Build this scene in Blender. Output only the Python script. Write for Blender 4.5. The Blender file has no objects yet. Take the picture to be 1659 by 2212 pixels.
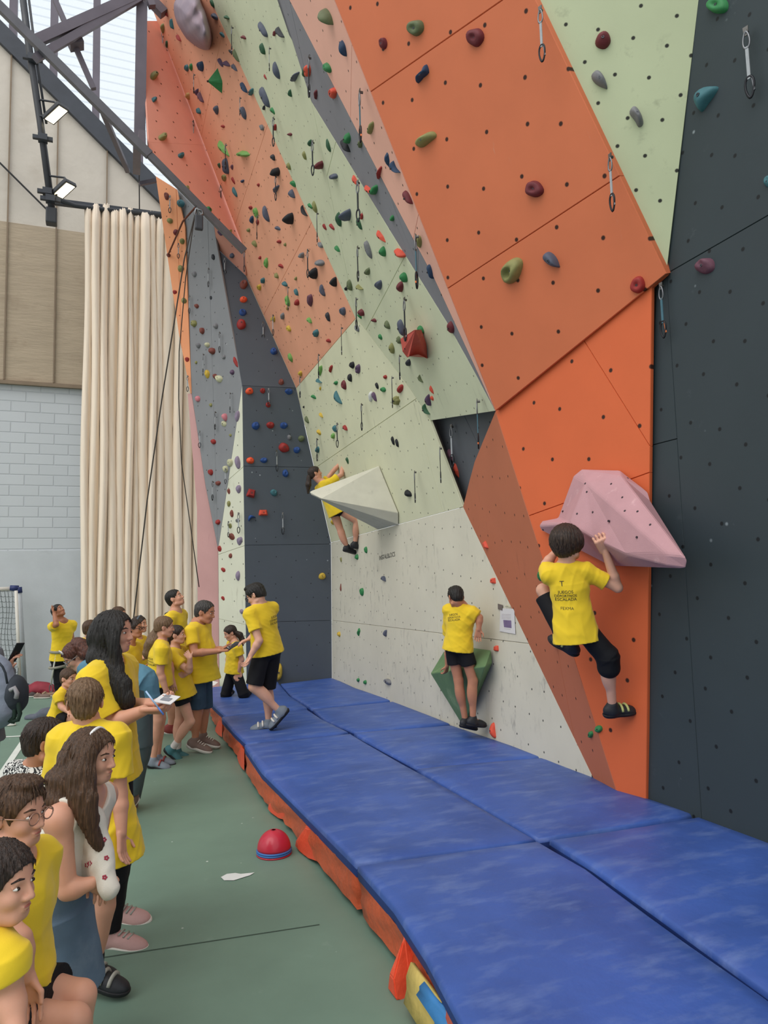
import bpy, bmesh, math, random
import numpy as np
from mathutils import Vector, Matrix
from mathutils.bvhtree import BVHTree
random.seed(7); np.random.seed(7)
SC=bpy.context.scene; COL=SC.collection
# ---------------------------------------------------------------- camera
F=1560.0; CX,CY=829.5,1106.0; H=1.85
def nrm(v): v=np.asarray(v,float); return v/np.linalg.norm(v)
_r=math.radians(1.5)
_d=nrm([(205-CX)/F,(CY-1270)/F,-1.0])
_u=np.array([-math.sin(_r),math.cos(_r),0.0]); _u[2]=-(_u[0]*_d[0]+_u[1]*_d[1])/_d[2]; _u=nrm(_u)
_x=np.cross(_d,_u)
RW=np.stack([_x,_d,_u]); EYE=np.array([0,0,H])
def ray(px,py): return RW@np.array([(px-CX)/F,(CY-py)/F,-1.0])
def at(px,py,d): return EYE+ray(px,py)*d
def onz(px,py,z=0.0): r=ray(px,py); return EYE+r*((z-H)/r[2])
def onx(px,py,x): r=ray(px,py); return EYE+r*(x/r[0])
def ony(px,py,y): r=ray(px,py); return EYE+r*(y/r[1])
def onplane(px,py,p0,n): r=ray(px,py); return EYE+r*(np.dot(np.asarray(p0)-EYE,n)/np.dot(r,n))
def depth_of(p): return float(-(RW.T@(np.asarray(p,float)-EYE))[2])
def proj(p):
    c=RW.T@(np.asarray(p,float)-EYE); return np.array([CX-F*c[0]/c[2],CY+F*c[1]/c[2]])
cam=bpy.data.cameras.new('camera'); camo=bpy.data.objects.new('camera',cam); COL.objects.link(camo)
cam.sensor_fit='VERTICAL'; cam.sensor_height=36; cam.lens=F/2212*36; cam.clip_start=.05; cam.clip_end=300
m=Matrix([[RW[i][j] for j in range(3)]+[EYE[i]] for i in range(3)]+[[0,0,0,1]]); camo.matrix_world=m
SC.camera=camo
# crop windows the coordinates below were read in: crop letter -> (origin x, origin y, pixels per unit)
CR={'A':(300,0,.25316),'B':(600,0,.25316),'C':(300,400,.25316),'D':(600,400,.25316),'E':(380,850,.25316),'G':(640,850,.2773),
 'K':(280,1230,.22906),'L':(0,1240,.25316),'M':(0,1650,.2541),'R':(960,0,.42134),'S':(960,600,.42134),'T':(960,1200,.42134),'P':(0,0,1.0),'U':(0,0,.25316),'N':(1130,1130,.16275),'Q':(0,1260,.1446)}
def px(c,x,y): o=CR[c]; return (o[0]+o[2]*x, o[1]+o[2]*y)
# ---------------------------------------------------------------- materials
def lin(h):
    h=h.lstrip('#'); o=[]
    for i in (0,2,4):
        c=int(h[i:i+2],16)/255; o.append(c/12.92 if c<=.04045 else ((c+.055)/1.055)**2.4)
    return o+[1.0]
_M={}
def _nt(name):
    m=bpy.data.materials.new(name); m.use_nodes=True; nt=m.node_tree; nt.nodes.clear()
    out=nt.nodes.new('ShaderNodeOutputMaterial'); b=nt.nodes.new('ShaderNodeBsdfPrincipled'); nt.links.new(b.outputs[0],out.inputs[0])
    return m,nt,b,out
def _noise(nt,vec,scale,detail=3,rough=.55):
    n=nt.nodes.new('ShaderNodeTexNoise'); n.inputs['Scale'].default_value=scale; n.inputs['Detail'].default_value=detail; n.inputs['Roughness'].default_value=rough
    nt.links.new(vec,n.inputs['Vector']); return n.outputs['Fac']
def _ramp(nt,fac,a,b,c0=(0,0,0,1),c1=(1,1,1,1)):
    r=nt.nodes.new('ShaderNodeValToRGB'); r.color_ramp.elements[0].position=a; r.color_ramp.elements[1].position=b
    r.color_ramp.elements[0].color=c0; r.color_ramp.elements[1].color=c1; nt.links.new(fac,r.inputs[0]); return r.outputs[0]
def _mix(nt,fac,a,b):
    m=nt.nodes.new('ShaderNodeMix'); m.data_type='RGBA'
    for s,v in ((m.inputs[0],fac),(m.inputs[6],a),(m.inputs[7],b)):
        if hasattr(v,'links'): nt.links.new(v,s)
        else: s.default_value=v
    return m.outputs[2]
def _map(nt,vec,scale=(1,1,1),rot=(0,0,0)):
    mp=nt.nodes.new('ShaderNodeMapping'); mp.inputs['Scale'].default_value=scale; mp.inputs['Rotation'].default_value=rot
    nt.links.new(vec,mp.inputs[0]); return mp.outputs[0]
def _bump(nt,b,h,strength,dist=.01):
    bp=nt.nodes.new('ShaderNodeBump'); bp.inputs['Strength'].default_value=strength; bp.inputs['Distance'].default_value=dist
    nt.links.new(h,bp.inputs['Height']); nt.links.new(bp.outputs[0],b.inputs['Normal'])
def MAT(name,hexc,rough=.6,var=.08,scale=6,bump=.15,bscale=70,spec=.4,metal=0,stretch=None,bdist=.004,sheen=0,second=None,s2=(.5,.62),s2scale=4,s2stretch=None,coat=0,sss=0):
    if name in _M: return _M[name]
    m,nt,b,out=_nt(name); tc=nt.nodes.new('ShaderNodeTexCoord'); v=tc.outputs['Object']
    if stretch: v=_map(nt,v,stretch)
    c=lin(hexc); lo=[x*(1-var) for x in c[:3]]+[1]; hi=[min(1,x*(1+var)) for x in c[:3]]+[1]
    col=_mix(nt,_ramp(nt,_noise(nt,v,scale,4),.3,.7),lo,hi)
    if second:
        v2=_map(nt,tc.outputs['Object'],s2stretch) if s2stretch else tc.outputs['Object']
        col=_mix(nt,_ramp(nt,_noise(nt,v2,s2scale,5,.6),*s2),col,lin(second))
    nt.links.new(col,b.inputs['Base Color'])
    b.inputs['Roughness'].default_value=rough; b.inputs['Metallic'].default_value=metal; b.inputs['Specular IOR Level'].default_value=spec
    if sheen: b.inputs['Sheen Weight'].default_value=sheen
    if coat: b.inputs['Coat Weight'].default_value=coat
    if sss:
        b.inputs['Subsurface Weight'].default_value=sss; b.inputs['Subsurface Radius'].default_value=(.012,.005,.003); b.inputs['Subsurface Scale'].default_value=1.0
    if bump: _bump(nt,b,_noise(nt,v,bscale,4),bump,bdist)
    _M[name]=m; return m
def MATPANEL(name,hexc,cell=(.24,.24),rot=0.0,hole='2a1c16',hr=.03,jit=.3,smudge='a8a49a',smin=.62,stretch=(3,.6,1),rough=.62,var=.05,speck=None):
    """painted climbing board: bolt holes on a staggered grid, smudges and a sandy grain, all in board metres (UV)"""
    if name in _M: return _M[name]
    m,nt,b,out=_nt(name); uv=nt.nodes.new('ShaderNodeTexCoord').outputs['UV']
    c=lin(hexc); lo=[x*(1-var) for x in c[:3]]+[1]; hi=[min(1,x*(1+var)) for x in c[:3]]+[1]
    col=_mix(nt,_ramp(nt,_noise(nt,uv,1.6,5),.3,.7),lo,hi)
    if smudge:
        s=_ramp(nt,_noise(nt,_map(nt,uv,stretch),4.0,6,.65),smin,smin+.16); s2=_ramp(nt,_noise(nt,uv,1.1,2),.42,.6)
        mm=nt.nodes.new('ShaderNodeMath'); mm.operation='MULTIPLY'; nt.links.new(s,mm.inputs[0]); nt.links.new(s2,mm.inputs[1])
        m3=nt.nodes.new('ShaderNodeMath'); m3.operation='MULTIPLY'; nt.links.new(mm.outputs[0],m3.inputs[0]); m3.inputs[1].default_value=.7
        col=_mix(nt,m3.outputs[0],col,lin(smudge))
    if speck:
        vs=nt.nodes.new('ShaderNodeTexVoronoi'); vs.inputs['Scale'].default_value=7; vs.inputs['Randomness'].default_value=1; nt.links.new(uv,vs.inputs['Vector'])
        sp=_ramp(nt,vs.outputs['Distance'],.03,.10,(1,1,1,1),(0,0,0,1)); sg=_ramp(nt,_noise(nt,uv,2.2,2),.55,.6)
        mm=nt.nodes.new('ShaderNodeMath'); mm.operation='MULTIPLY'; nt.links.new(sp,mm.inputs[0]); nt.links.new(sg,mm.inputs[1])
        col=_mix(nt,mm.outputs[0],col,lin(speck))
    if cell:
        vv=_map(nt,uv,(1/cell[0],1/cell[1],1),(0,0,rot))
        vo=nt.nodes.new('ShaderNodeTexVoronoi'); vo.voronoi_dimensions='2D'; vo.inputs['Scale'].default_value=1; vo.inputs['Randomness'].default_value=jit
        nt.links.new(vv,vo.inputs['Vector'])
        d=_ramp(nt,vo.outputs['Distance'],hr,hr*1.6,(1,1,1,1),(0,0,0,1))
        col=_mix(nt,d,col,lin(hole))
    nt.links.new(col,b.inputs['Base Color']); b.inputs['Roughness'].default_value=rough; b.inputs['Specular IOR Level'].default_value=.35
    _bump(nt,b,_noise(nt,uv,160,3),.12,.003)
    _M[name]=m; return m
# ---------------------------------------------------------------- mesh helpers
def mesh_obj(name,verts,faces,mat=None,parent=None,smooth=False,uv=None):
    me=bpy.data.meshes.new(name); me.from_pydata([tuple(map(float,v)) for v in verts],[],[tuple(int(i) for i in f) for f in faces]); me.update()
    if uv is not None:
        l=me.uv_layers.new(name='UVMap'); idx=np.zeros(len(me.loops),np.int32); me.loops.foreach_get('vertex_index',idx)
        l.data.foreach_set('uv',np.asarray(uv,float)[idx].astype(np.float32).ravel())
    if smooth: me.polygons.foreach_set('use_smooth',[True]*len(me.polygons))
    o=bpy.data.objects.new(name,me); COL.objects.link(o)
    if mat: me.materials.append(mat)
    if parent: o.parent=parent; o.matrix_parent_inverse=PINV.get(parent.name,Matrix())
    return o
PINV={}
def thing(name,label,cat,loc=(0,0,0),group=None):
    o=bpy.data.objects.new(name,None); COL.objects.link(o); o.location=tuple(map(float,loc)); o.empty_display_size=.05
    PINV[o.name]=Matrix.Translation(-Vector(o.location))
    o['label']=label; o['category']=cat
    if group: o['group']=group
    return o
def tag(o,label,cat,group=None,kind=None):
    if label: o['label']=label
    if cat: o['category']=cat
    if group: o['group']=group
    if kind: o['kind']=kind
    return o
class MB:
    def __init__(s): s.v=[]; s.f=[]
    def add(s,v,f):
        n=len(s.v); s.v+=[tuple(map(float,p)) for p in v]; s.f+=[tuple(i+n for i in q) for q in f]; return s
    def box(s,c,d,ax=None,bev=0):
        c=np.asarray(c,float); d=np.asarray(d,float)/2; A=np.eye(3) if ax is None else np.asarray(ax,float)
        if not bev:
            p=[c+A.T@(d*np.array(q)) for q in ((-1,-1,-1),(1,-1,-1),(1,1,-1),(-1,1,-1),(-1,-1,1),(1,-1,1),(1,1,1),(-1,1,1))]
            return s.add(p,[(0,3,2,1),(4,5,6,7),(0,1,5,4),(1,2,6,5),(2,3,7,6),(3,0,4,7)])
        b=bmesh.new(); bmesh.ops.create_cube(b,size=1)
        for v in b.verts: v.co=Vector([v.co[i]*2*d[i] for i in range(3)])
        bmesh.ops.bevel(b,geom=b.edges[:],offset=bev,segments=2,affect='EDGES',profile=.6)
        b.verts.index_update(); s.add([c+A.T@np.array(v.co) for v in b.verts],[[v.index for v in f.verts] for f in b.faces]); b.free(); return s
    def tube(s,pts,r,n=8,cap=True,closed=False):
        pts=[np.asarray(p,float) for p in pts]; N=len(pts); rr=r if hasattr(r,'__len__') else [r]*N
        ref=None; rings=[]
        for i,p in enumerate(pts):
            a=pts[(i-1)%N] if (closed or i>0) else p; b=pts[(i+1)%N] if (closed or i<N-1) else p
            t=b-a; t=t/(np.linalg.norm(t)+1e-12)
            if ref is None: ref=np.array([0,0,1.]) if abs(t[2])<.9 else np.array([1.,0,0])
            u=ref-t*np.dot(ref,t); u/=np.linalg.norm(u)+1e-12; w=np.cross(t,u); ref=u
            rings.append([p+rr[i]*(u*math.cos(2*math.pi*k/n)+w*math.sin(2*math.pi*k/n)) for k in range(n)])
        v=[q for R in rings for q in R]; f=[]
        for i in range(N if closed else N-1):
            j=(i+1)%N
            for k in range(n): f.append((i*n+k,i*n+(k+1)%n,j*n+(k+1)%n,j*n+k))
        if cap and not closed: f.append(tuple(range(n-1,-1,-1))); f.append(tuple((N-1)*n+k for k in range(n)))
        return s.add(v,f)
    def beam(s,a,b,w,h,up=(0,0,1)):
        a=np.asarray(a,float);b=np.asarray(b,float);t=nrm(b-a);u=np.asarray(up,float);x=nrm(np.cross(t,u));z=np.cross(x,t)
        return s.box((a+b)/2,(w,np.linalg.norm(b-a),h),ax=[x,t,z])
    def prism(s,poly,dirv):
        n=len(poly); d=np.asarray(dirv,float); p=[np.asarray(q,float) for q in poly]
        return s.add(p+[q+d for q in p],[tuple(range(n)),tuple(range(2*n-1,n-1,-1))]+[(i,i+n,(i+1)%n+n,(i+1)%n) for i in range(n)])
    def build(s,name,mat=None,parent=None,smooth=False,uv=None): return mesh_obj(name,s.v,s.f,mat,parent,smooth,uv)
# ================================================================= the setting
MAT_FLOOR=MAT('green_sports_floor','5f8370',rough=.55,var=.09,scale=1.3,bump=.05,bscale=220,spec=.3,second='7d9a8a',s2=(.62,.9),s2scale=2.2)
def floor():
    m,nt,b,out=_nt('floor_green'); tc=nt.nodes.new('ShaderNodeTexCoord'); v=tc.outputs['Object']; c=lin('728c7c')
    col=_mix(nt,_ramp(nt,_noise(nt,v,.9,6,.6),.3,.72),[x*.86 for x in c[:3]]+[1],[x*1.1 for x in c[:3]]+[1])
    col=_mix(nt,_ramp(nt,_noise(nt,v,5,6,.7),.62,.8,(0,0,0,1),(.25,.25,.25,1)),col,lin('a3b3a9'))
    vo=nt.nodes.new('ShaderNodeTexVoronoi'); vo.inputs['Scale'].default_value=4.6; nt.links.new(v,vo.inputs['Vector'])
    d=_ramp(nt,vo.outputs['Distance'],.022,.045,(1,1,1,1),(0,0,0,1)); g=_ramp(nt,_noise(nt,v,3.1,2),.42,.46)
    mm=nt.nodes.new('ShaderNodeMath'); mm.operation='MULTIPLY'; nt.links.new(d,mm.inputs[0]); nt.links.new(g,mm.inputs[1])
    col=_mix(nt,mm.outputs[0],col,lin('d6dcd6'))
    nt.links.new(col,b.inputs['Base Color']); b.inputs['Roughness'].default_value=.5; b.inputs['Specular IOR Level'].default_value=.35
    _bump(nt,b,_noise(nt,v,260,3),.1,.002)
    o=mesh_obj('floor',[(-9,-4,0),(4.2,-4,0),(4.2,15.2,0),(-9,15.2,0)],[(0,1,2,3)],m); o['kind']='structure'
floor()
YB=14.96
M_WHITE=MAT('painted_brick','c9cdd0',rough=.7,var=.035,scale=3,bump=.2,bscale=30,bdist=.01,second='b4b8bc',s2=(.6,.85),s2scale=2)
def brickmat():
    m,nt,b,out=_nt('white_brick_rows'); tc=nt.nodes.new('ShaderNodeTexCoord'); v=_map(nt,tc.outputs['Object'],(1,1,1),(math.pi/2,0,0))
    br=nt.nodes.new('ShaderNodeTexBrick'); br.inputs['Scale'].default_value=1; br.inputs['Brick Width'].default_value=.5; br.inputs['Row Height'].default_value=.2; br.inputs['Mortar Size'].default_value=.014; br.inputs['Mortar Smooth'].default_value=.6
    br.inputs['Color1'].default_value=lin('cfd3d6'); br.inputs['Color2'].default_value=lin('cbcfd2'); br.inputs['Mortar'].default_value=lin('bcc0c4')
    nt.links.new(v,br.inputs['Vector']); nt.links.new(br.outputs['Color'],b.inputs['Base Color']); b.inputs['Roughness'].default_value=.7
    inv=nt.nodes.new('ShaderNodeMath'); inv.operation='SUBTRACT'; inv.inputs[0].default_value=1; nt.links.new(br.outputs['Fac'],inv.inputs[1]); _bump(nt,b,inv.outputs[0],.4,.02)
    return m
def wy(x,y,dy=0): p=ony(x,y,YB); return (p[0],YB+dy,p[2])
zs=ony(0,826,YB)[2]; zb=ony(0,1190,YB)[2]
XL=-9.0; XR=4.2
sA=wy(0,90); sB=wy(340,430); sl=(sB[2]-sA[2])/(sB[0]-sA[0])
edge=lambda x: sA[2]+sl*(x-sA[0])
w=thing('wall_back','white brick and panel gable wall behind the spectators','wall',(0,YB,0)); w['kind']='structure'; del w['category']; del w['label']
def slab(name,x0,x1,z0,z1,mat,y=YB,t=.2): return MB().box(((x0+x1)/2,y+t/2,(z0+z1)/2),(x1-x0,t,z1-z0)).build(name,mat,w)
slab('plaster_band',XL,XR,0,zb,M_WHITE); slab('brick_band',XL,XR,zb,zs,brickmat(),YB+.02)
M_TAN=MAT('tan_wall_panel','b7a68f',rough=.8,var=.08,scale=2,bump=.35,bscale=9,bdist=.03,stretch=(.6,1,3),second='a3917b',s2=(.55,.8),s2scale=1.6)
M_CRM=MAT('cream_wall_panel','d3cabd',rough=.8,var=.05,scale=1.5,bump=.3,bscale=7,bdist=.03,second='c2b7a8',s2=(.55,.8),s2scale=1.2)
zt=ony(0,478,YB)[2]
slab('tan_band',XL,XR,zs,zt,M_TAN,YB-.02)
XE=sA[0]+(zt-sA[2])/sl
poly=[(XL,YB-.01,zt),(XE,YB-.01,zt),(XL,YB-.01,edge(XL))]
MB().prism([p for p in poly],(0,.2,0)).build('cream_gable',M_CRM,w)
M_SEAM=MAT('panel_seam','9a8a78',rough=.8)
mb=MB()
for x in (17,122,230,-120,-250):
    p=wy(x,478); z1=edge(p[0]); mb.box((p[0],YB-.045,(zs+z1)/2),(.025,.03,z1-zs-.1))
mb.box(((XL+XR)/2,YB-.05,zs),(XR-XL,.08,.07)); mb.build('cover_strip',MAT('brown_strip','8c7a66',rough=.7),w)
for xa,ya,xb,yb in ((0,355,105,458),):
    a=wy(-250,109,-.12);b=wy(105,462,-.12); MB().tube([a,b],.018,6).build('diagonal_cable',MAT('black_cable','2a2a2c',rough=.6),w)
# roof glazing above the gable: window with frame bars and ribbed sheet
win=thing('window_1','tall ribbed translucent gable glazing under the roof','window',(0,YB+.1,9)); win['kind']='structure'; del win['category']; del win['label']
def glassmat():
    m,nt,b,out=_nt('ribbed_polycarbonate'); nt.nodes.remove(b); tr=nt.nodes.new('ShaderNodeBsdfTransparent'); tl=nt.nodes.new('ShaderNodeBsdfTranslucent'); gl=nt.nodes.new('ShaderNodeBsdfDiffuse')
    tr.inputs[0].default_value=(.97,.99,1,1); tl.inputs[0].default_value=(.9,.95,1,1); gl.inputs[0].default_value=(.8,.85,.9,1)
    tc=nt.nodes.new('ShaderNodeTexCoord'); wv=nt.nodes.new('ShaderNodeTexWave'); wv.bands_direction='Z'; wv.inputs['Scale'].default_value=1.7; nt.links.new(tc.outputs['Object'],wv.inputs['Vector'])
    r=_ramp(nt,wv.outputs['Fac'],.02,.12,(.55,.55,.55,1),(.12,.12,.12,1))
    a=nt.nodes.new('ShaderNodeMixShader'); nt.links.new(r,a.inputs[0]); nt.links.new(tr.outputs[0],a.inputs[1]); nt.links.new(tl.outputs[0],a.inputs[2]); nt.links.new(a.outputs[0],out.inputs[0]); return m
gx0,gx1=XL,3.4; gy=YB+.25
MB().prism([(gx0,gy,edge(gx0)),(gx1,gy,edge(gx1)),(gx1,gy,17),(gx0,gy,17)],(0,.01,0)).build('ribbed_glazing',glassmat(),win)
M_ROOFST=MAT('roof_steel','6d6670',rough=.55,var=.1,scale=3,spec=.5)
M_DKST=MAT('dark_steel','3c4048',rough=.5,var=.12,scale=4,spec=.5)
for x in (25,115,208,303,-75,-170):
    p=ony(x,150,YB); MB().box((p[0],YB+.12,(edge(p[0])+17)/2),(.14,.16,17-edge(p[0]))).build('mullion',M_ROOFST,win)
MB().beam((XL,YB-.02,edge(XL)+.16),(XE+.8,YB-.02,edge(XE+.8)+.16),.18,.34).build('sloping_sill',M_DKST,win)
# roof truss in front of the glazing and over the climbing wall
tr=thing('roof_truss','slim grey steel roof truss sloping from top left over the climbing wall','roof truss',(0,10.6,10))
Pb=np.array([2.2,10.55,0]);
q0=ony(528,543,10.55); q1=ony(323,335,10.5); q2=ony(0,15,10.4); q2=q2+(q2-q1)*.6
mb=MB(); mb.beam(q0,q1,.07,.10); mb.beam(q1,q2,.09,.12); mb.build('bottom_chord',MAT('chord_steel','5b5a60',rough=.4,var=.12,spec=.6),tr)
def br(a,b,y0=10.5,y1=None,w=.07,name='brace',mat=M_ROOFST):
    y1=y1 or y0; MB().beam(ony(*px('U',*a),y0),ony(*px('U',*b),y1),w,w).build(name,mat,tr)
br((310,350),(1180,-40),10.5,11.0,.13,'purlin'); br((300,500),(1200,-20),10.5,11.0,.10,'purlin')
br((470,0),(800,760),10.9,10.9,.07); br((880,960),(1090,1460),10.6,12.5,.07); br((1300,60),(1240,-100),11,11,.1)
br((600,270),(660,400),10.85,10.85,.2,'gusset'); br((1210,40),(1190,1240),11.1,11.1,.16,'post'); br((1170,1240),(1165,1460),11.1,12.5,.12,'post')
br((1230,-60),(1400,120),11.2,11.2,.14); br((1180,1200),(1240,1210),10.7,10.7,.22,'gusset'); br((1190,1570),(1330,1540),12.2,12.2,.06)
# flood light pole
pl=thing('lighting_pole','black vertical pole carrying two floodlights in front of the back wall','pole',ony(112,475,12.5))
M_BLK=MAT('black_metal','33353a',rough=.45,spec=.5,var=.1)
mb=MB(); pp=[ony(*px('U',*q),12.5) for q in ((190,-60),(245,380),(345,1050),(455,1880))]; mb.tube(pp,.055,10); mb.tube([p+np.array([.09,-.02,0]) for p in pp[:3]],.02,6); mb.build('pole',M_BLK,pl,True)
for q in ((280,500),(365,1180),(405,1640),(430,1700)):
    c=ony(*px('U',*q),12.42); MB().box(c,(.3,.06,.06)).box(c,(.14,.14,.1)).build('clamp',M_DKST,pl)
MB().box(ony(*px('U',440,1850),12.5),(.17,.18,.26),bev=.02).build('pole_foot',M_BLK,pl)
M_LED=None
def ledmat():
    m,nt,b,out=_nt('lamp_panel'); b.inputs['Base Color'].default_value=(1,.9,.7,1); b.inputs['Emission Color'].default_value=(1,.86,.55,1); b.inputs['Emission Strength'].default_value=4; return m
M_LED=ledmat()
for (ax,ay,bx,by,lab) in ((340,920,475,965,'upper lit black floodlight bracketed to the lighting pole'),(425,1570,545,1610,'lower lit black floodlight bracketed to the lighting pole')):
    c=ony(*px('U',bx,by),12.35); t=thing('floodlight',lab,'floodlight',c,'floodlights on the pole')
    u=nrm(ony(*px('U',bx+60,by-55),12.1)-ony(*px('U',bx-60,by+55),12.35)); n=nrm(np.array([.62,-.65,-.42])); n=nrm(n-u*np.dot(n,u)); v=np.cross(n,u); 
    L=.40 if ay<1000 else .36
    MB().box(c,(L,.22,.07),ax=[u,v,n],bev=.012).build('housing',M_BLK,t); MB().box(c+n*.037,(L-.05,.16,.012),ax=[u,v,n]).build('lamp_panel',M_LED,t)
    mb=MB(); s=ony(*px('U',ax,ay),12.45); k=v*.14
    for sg in (-1,1):
        e=c-n*.03+v*.0+u*(.12*sg); mb.tube([s+np.array([0,0,.14*sg]),s+np.array([.22,-.02,.14*sg]),e],.018,6)
    mb.build('bracket',M_BLK,t,True)
# curtain rail + curtain
YC=13.9
rail=thing('curtain_rail','dark steel rail from which the cream curtain hangs','rail',ony(230,455,YC))
ra=ony(118,436,YC);rb=ony(400,472,YC); MB().beam(ra,rb,.09,.10).build('rail_bar',M_DKST,rail)
cb=[ony(*px('U',*q),YC-.05) for q in ((430,1640),(500,1700),(640,1755),(900,1790),(1370,1830))]; MB().tube(cb,.045,8).build('cable_run',M_BLK,rail,True)
mb=MB(); p=ony(*px('U',1190,1790),YC); p2=ony(*px('U',1187,1360),12.9); mb.tube([p,p2],.012,6); mb.build('hanger_chain',M_BLK,rail)
M_CURT=MAT('cream_curtain','f3e2cd',rough=.85,var=.04,scale=1.2,bump=.1,bscale=12,stretch=(1,1,.1),second='dcbd92',s2=(.62,.9),s2scale=1.2,s2stretch=(2,2,.08),sheen=.1)
def curtain():
    ax=ony(177,1000,YC)[0]; bx=ony(452,1000,YC)[0]; n=15; seg=14; cols=[]; rng=random.Random(3)
    edges=[0]; 
    for i in range(n): edges.append(edges[-1]+rng.uniform(.7,1.4))
    edges=[ax+(bx-ax)*e/edges[-1] for e in edges]
    for i in range(n):
        d=rng.uniform(.09,.2)
        for k in range(seg):
            t=k/seg; x=edges[i]+(edges[i+1]-edges[i])*t; cols.append((x,-d*math.sin(math.pi*t)**.6,i))
    zt0=ony(230,457,YC)[2]; rows=26; v=[];f=[]
    for r in range(rows+1):
        z=zt0*(1-r/rows)+.03
        for j,(x,y,i) in enumerate(cols):
            tp=0
            if r==0: tp=rng.uniform(-.02,.04)+( .10*((i*7)%3-1)*.6)
            v.append((x+.02*math.sin(z*1.1+i*1.7),YC+.05+y*(1.0+.25*math.sin(z*.8+i*2.1))+.01*math.sin(z*9+j*1.3),z+tp))
    W=len(cols)
    for r in range(rows):
        for j in range(W-1): f.append((r*W+j,r*W+j+1,(r+1)*W+j+1,(r+1)*W+j))
    o=mesh_obj('pleated_curtain',v,f,M_CURT,None,True); md=o.modifiers.new('t','SOLIDIFY'); md.thickness=.012
    tag(o,'tall cream pleated curtain hanging beside the climbing wall to the floor','curtain')
    return o
curtain()
# white court line
M_LINE=MAT('court_line','dfe4dd',rough=.6,var=.04)
a=onz(2,1674);b=onz(58,1590); c=onz(0,1593)
mb=MB(); d=nrm(b-a); s=np.array([d[1],-d[0],0])*.035
a2=a-d*1.5
mb.add([a2+s+[0,0,.004],b+s+[0,0,.004],b-s+[0,0,.004],a2-s+[0,0,.004]],[(3,2,1,0)]); e=nrm(c-b); s2=np.array([e[1],-e[0],0])*.03; c2=c+e*3
mb.add([b+s2+[0,0,.0045],c2+s2+[0,0,.0045],c2-s2+[0,0,.0045],b-s2+[0,0,.0045]],[(0,1,2,3)]); o=mb.build('trim_1',M_LINE); o['kind']='structure'
# expansion joint and the bare patch in the floor
mb=MB(); a=onz(270,2062);b=onz(690,1998); d=nrm(b-a); s=np.array([d[1],-d[0],0])*.0035; a=a-d*2.5
mb.add([a+s+[0,0,.003],b+s+[0,0,.003],b-s+[0,0,.003],a-s+[0,0,.003]],[(0,1,2,3)]); o=mb.build('trim_2',MAT('floor_joint','3d5247',rough=.8)); o['kind']='structure'
pts=[(477,1896),(490,1889),(508,1887),(520,1889),(550,1886),(540,1892),(524,1897),(505,1903),(484,1903)]
c=np.mean([onz(*p) for p in pts],0); o=MB().add([onz(*p)+[0,0,.004] for p in pts],[tuple(range(len(pts)))]).build('trim_3',MAT('bare_white','e2e4e0',rough=.7)); o['kind']='structure'
# ================================================================= the climbing wall: one thing per facet, boards as parts
FP={'a0':(3.566,11.333,0.287),'a1':(3.583,11.296,2.489),'a2':(3.595,6.723,2.599),'a3':(3.575,4.487,0.283),'f1':(2.210,11.429,0.354),'f1r':(3.581,11.382,0.280),'f2':(2.139,11.246,4.989),'f3':(3.010,11.197,5.005),'g1':(3.007,8.285,5.136),'g2':(3.034,8.130,5.001),'g3':(3.276,7.265,3.976),'g4':(3.379,7.004,3.571),'h':(3.210,5.347,3.286),'b1':(3.529,4.280,0.315),'b2':(3.559,4.171,0.301),'b3':(3.500,3.721,3.790),'k':(3.561,3.642,3.861),'k0':(2.776,3.863,5.798),'l0':(3.580,3.233,5.524),'m0':(1.861,5.480,6.838),'q0':(1.745,6.534,7.658),'r0':(1.712,6.800,7.864),'s0':(1.392,9.379,9.859),'q1':(2.217,6.112,6.229),'q2':(2.654,5.707,4.901),'q3':(2.777,5.584,4.524),'q4':(3.051,5.436,3.743),'r1':(2.091,6.982,6.952),'r2':(2.633,6.142,5.155),'r3':(2.930,5.660,4.159),'r4':(3.077,5.487,3.698),'p1':(2.301,11.699,7.008),'p2':(2.243,11.425,7.289),'p3':(1.018,11.765,10.847),'p4':(0.683,10.671,8.219),'p5':(0.607,11.539,11.013),'p6':(0.929,11.875,11.365),'t1':(1.855,11.827,7.468),'t2':(1.791,11.801,7.843),'e1':(1.843,11.844,2.417),'e2':(1.870,11.934,0.299),'c1':(1.282,12.803,8.946),'c2':(1.410,12.575,8.154),'c3':(1.470,12.491,6.117),'c4':(1.502,12.444,5.119),'c5':(1.686,12.123,3.484)}
FP={k:np.array(v) for k,v in FP.items()}
def up_(a,b,t): return FP[a]+(FP[a]-FP[b])*t          # continue an edge beyond the top of the frame
for n,(a,b,t) in {'k00':('k0','k',.25),'m00':('m0','h',.16),'q00':('q0','q1',.6),'r00':('r0','r1',.55),'s00':('s0','g1',.13),'p30':('p3','p2',.28),'l00':('l0','k',.3)}.items(): FP[n]=up_(a,b,t)
def drop(n,z=.0): p=FP[n].copy(); p[2]=z; return p
for n in ('a0','a3','f1','f1r','b1','b2','e2'): FP[n+'_']=drop(n)
PLANES={}
def fit(pts):
    pts=np.array(pts); c=pts.mean(0); n=np.linalg.svd(pts-c)[2][2]
    if np.dot(n,c-EYE)>0: n=-n
    return c,n
def clip(poly,p,nrm2):
    out=[]
    for i in range(len(poly)):
        a,b=poly[i],poly[(i+1)%len(poly)]; da,db=np.dot(a-p,nrm2),np.dot(b-p,nrm2)
        if da>=0: out.append(a)
        if (da>=0)!=(db>=0): out.append(a+(b-a)*(da/(da-db)))
    return out
def area2(P): x=np.array(P); return .5*np.sum(x[:,0]*np.roll(x[:,1],-1)-x[:,1]*np.roll(x[:,0],-1))
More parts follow.
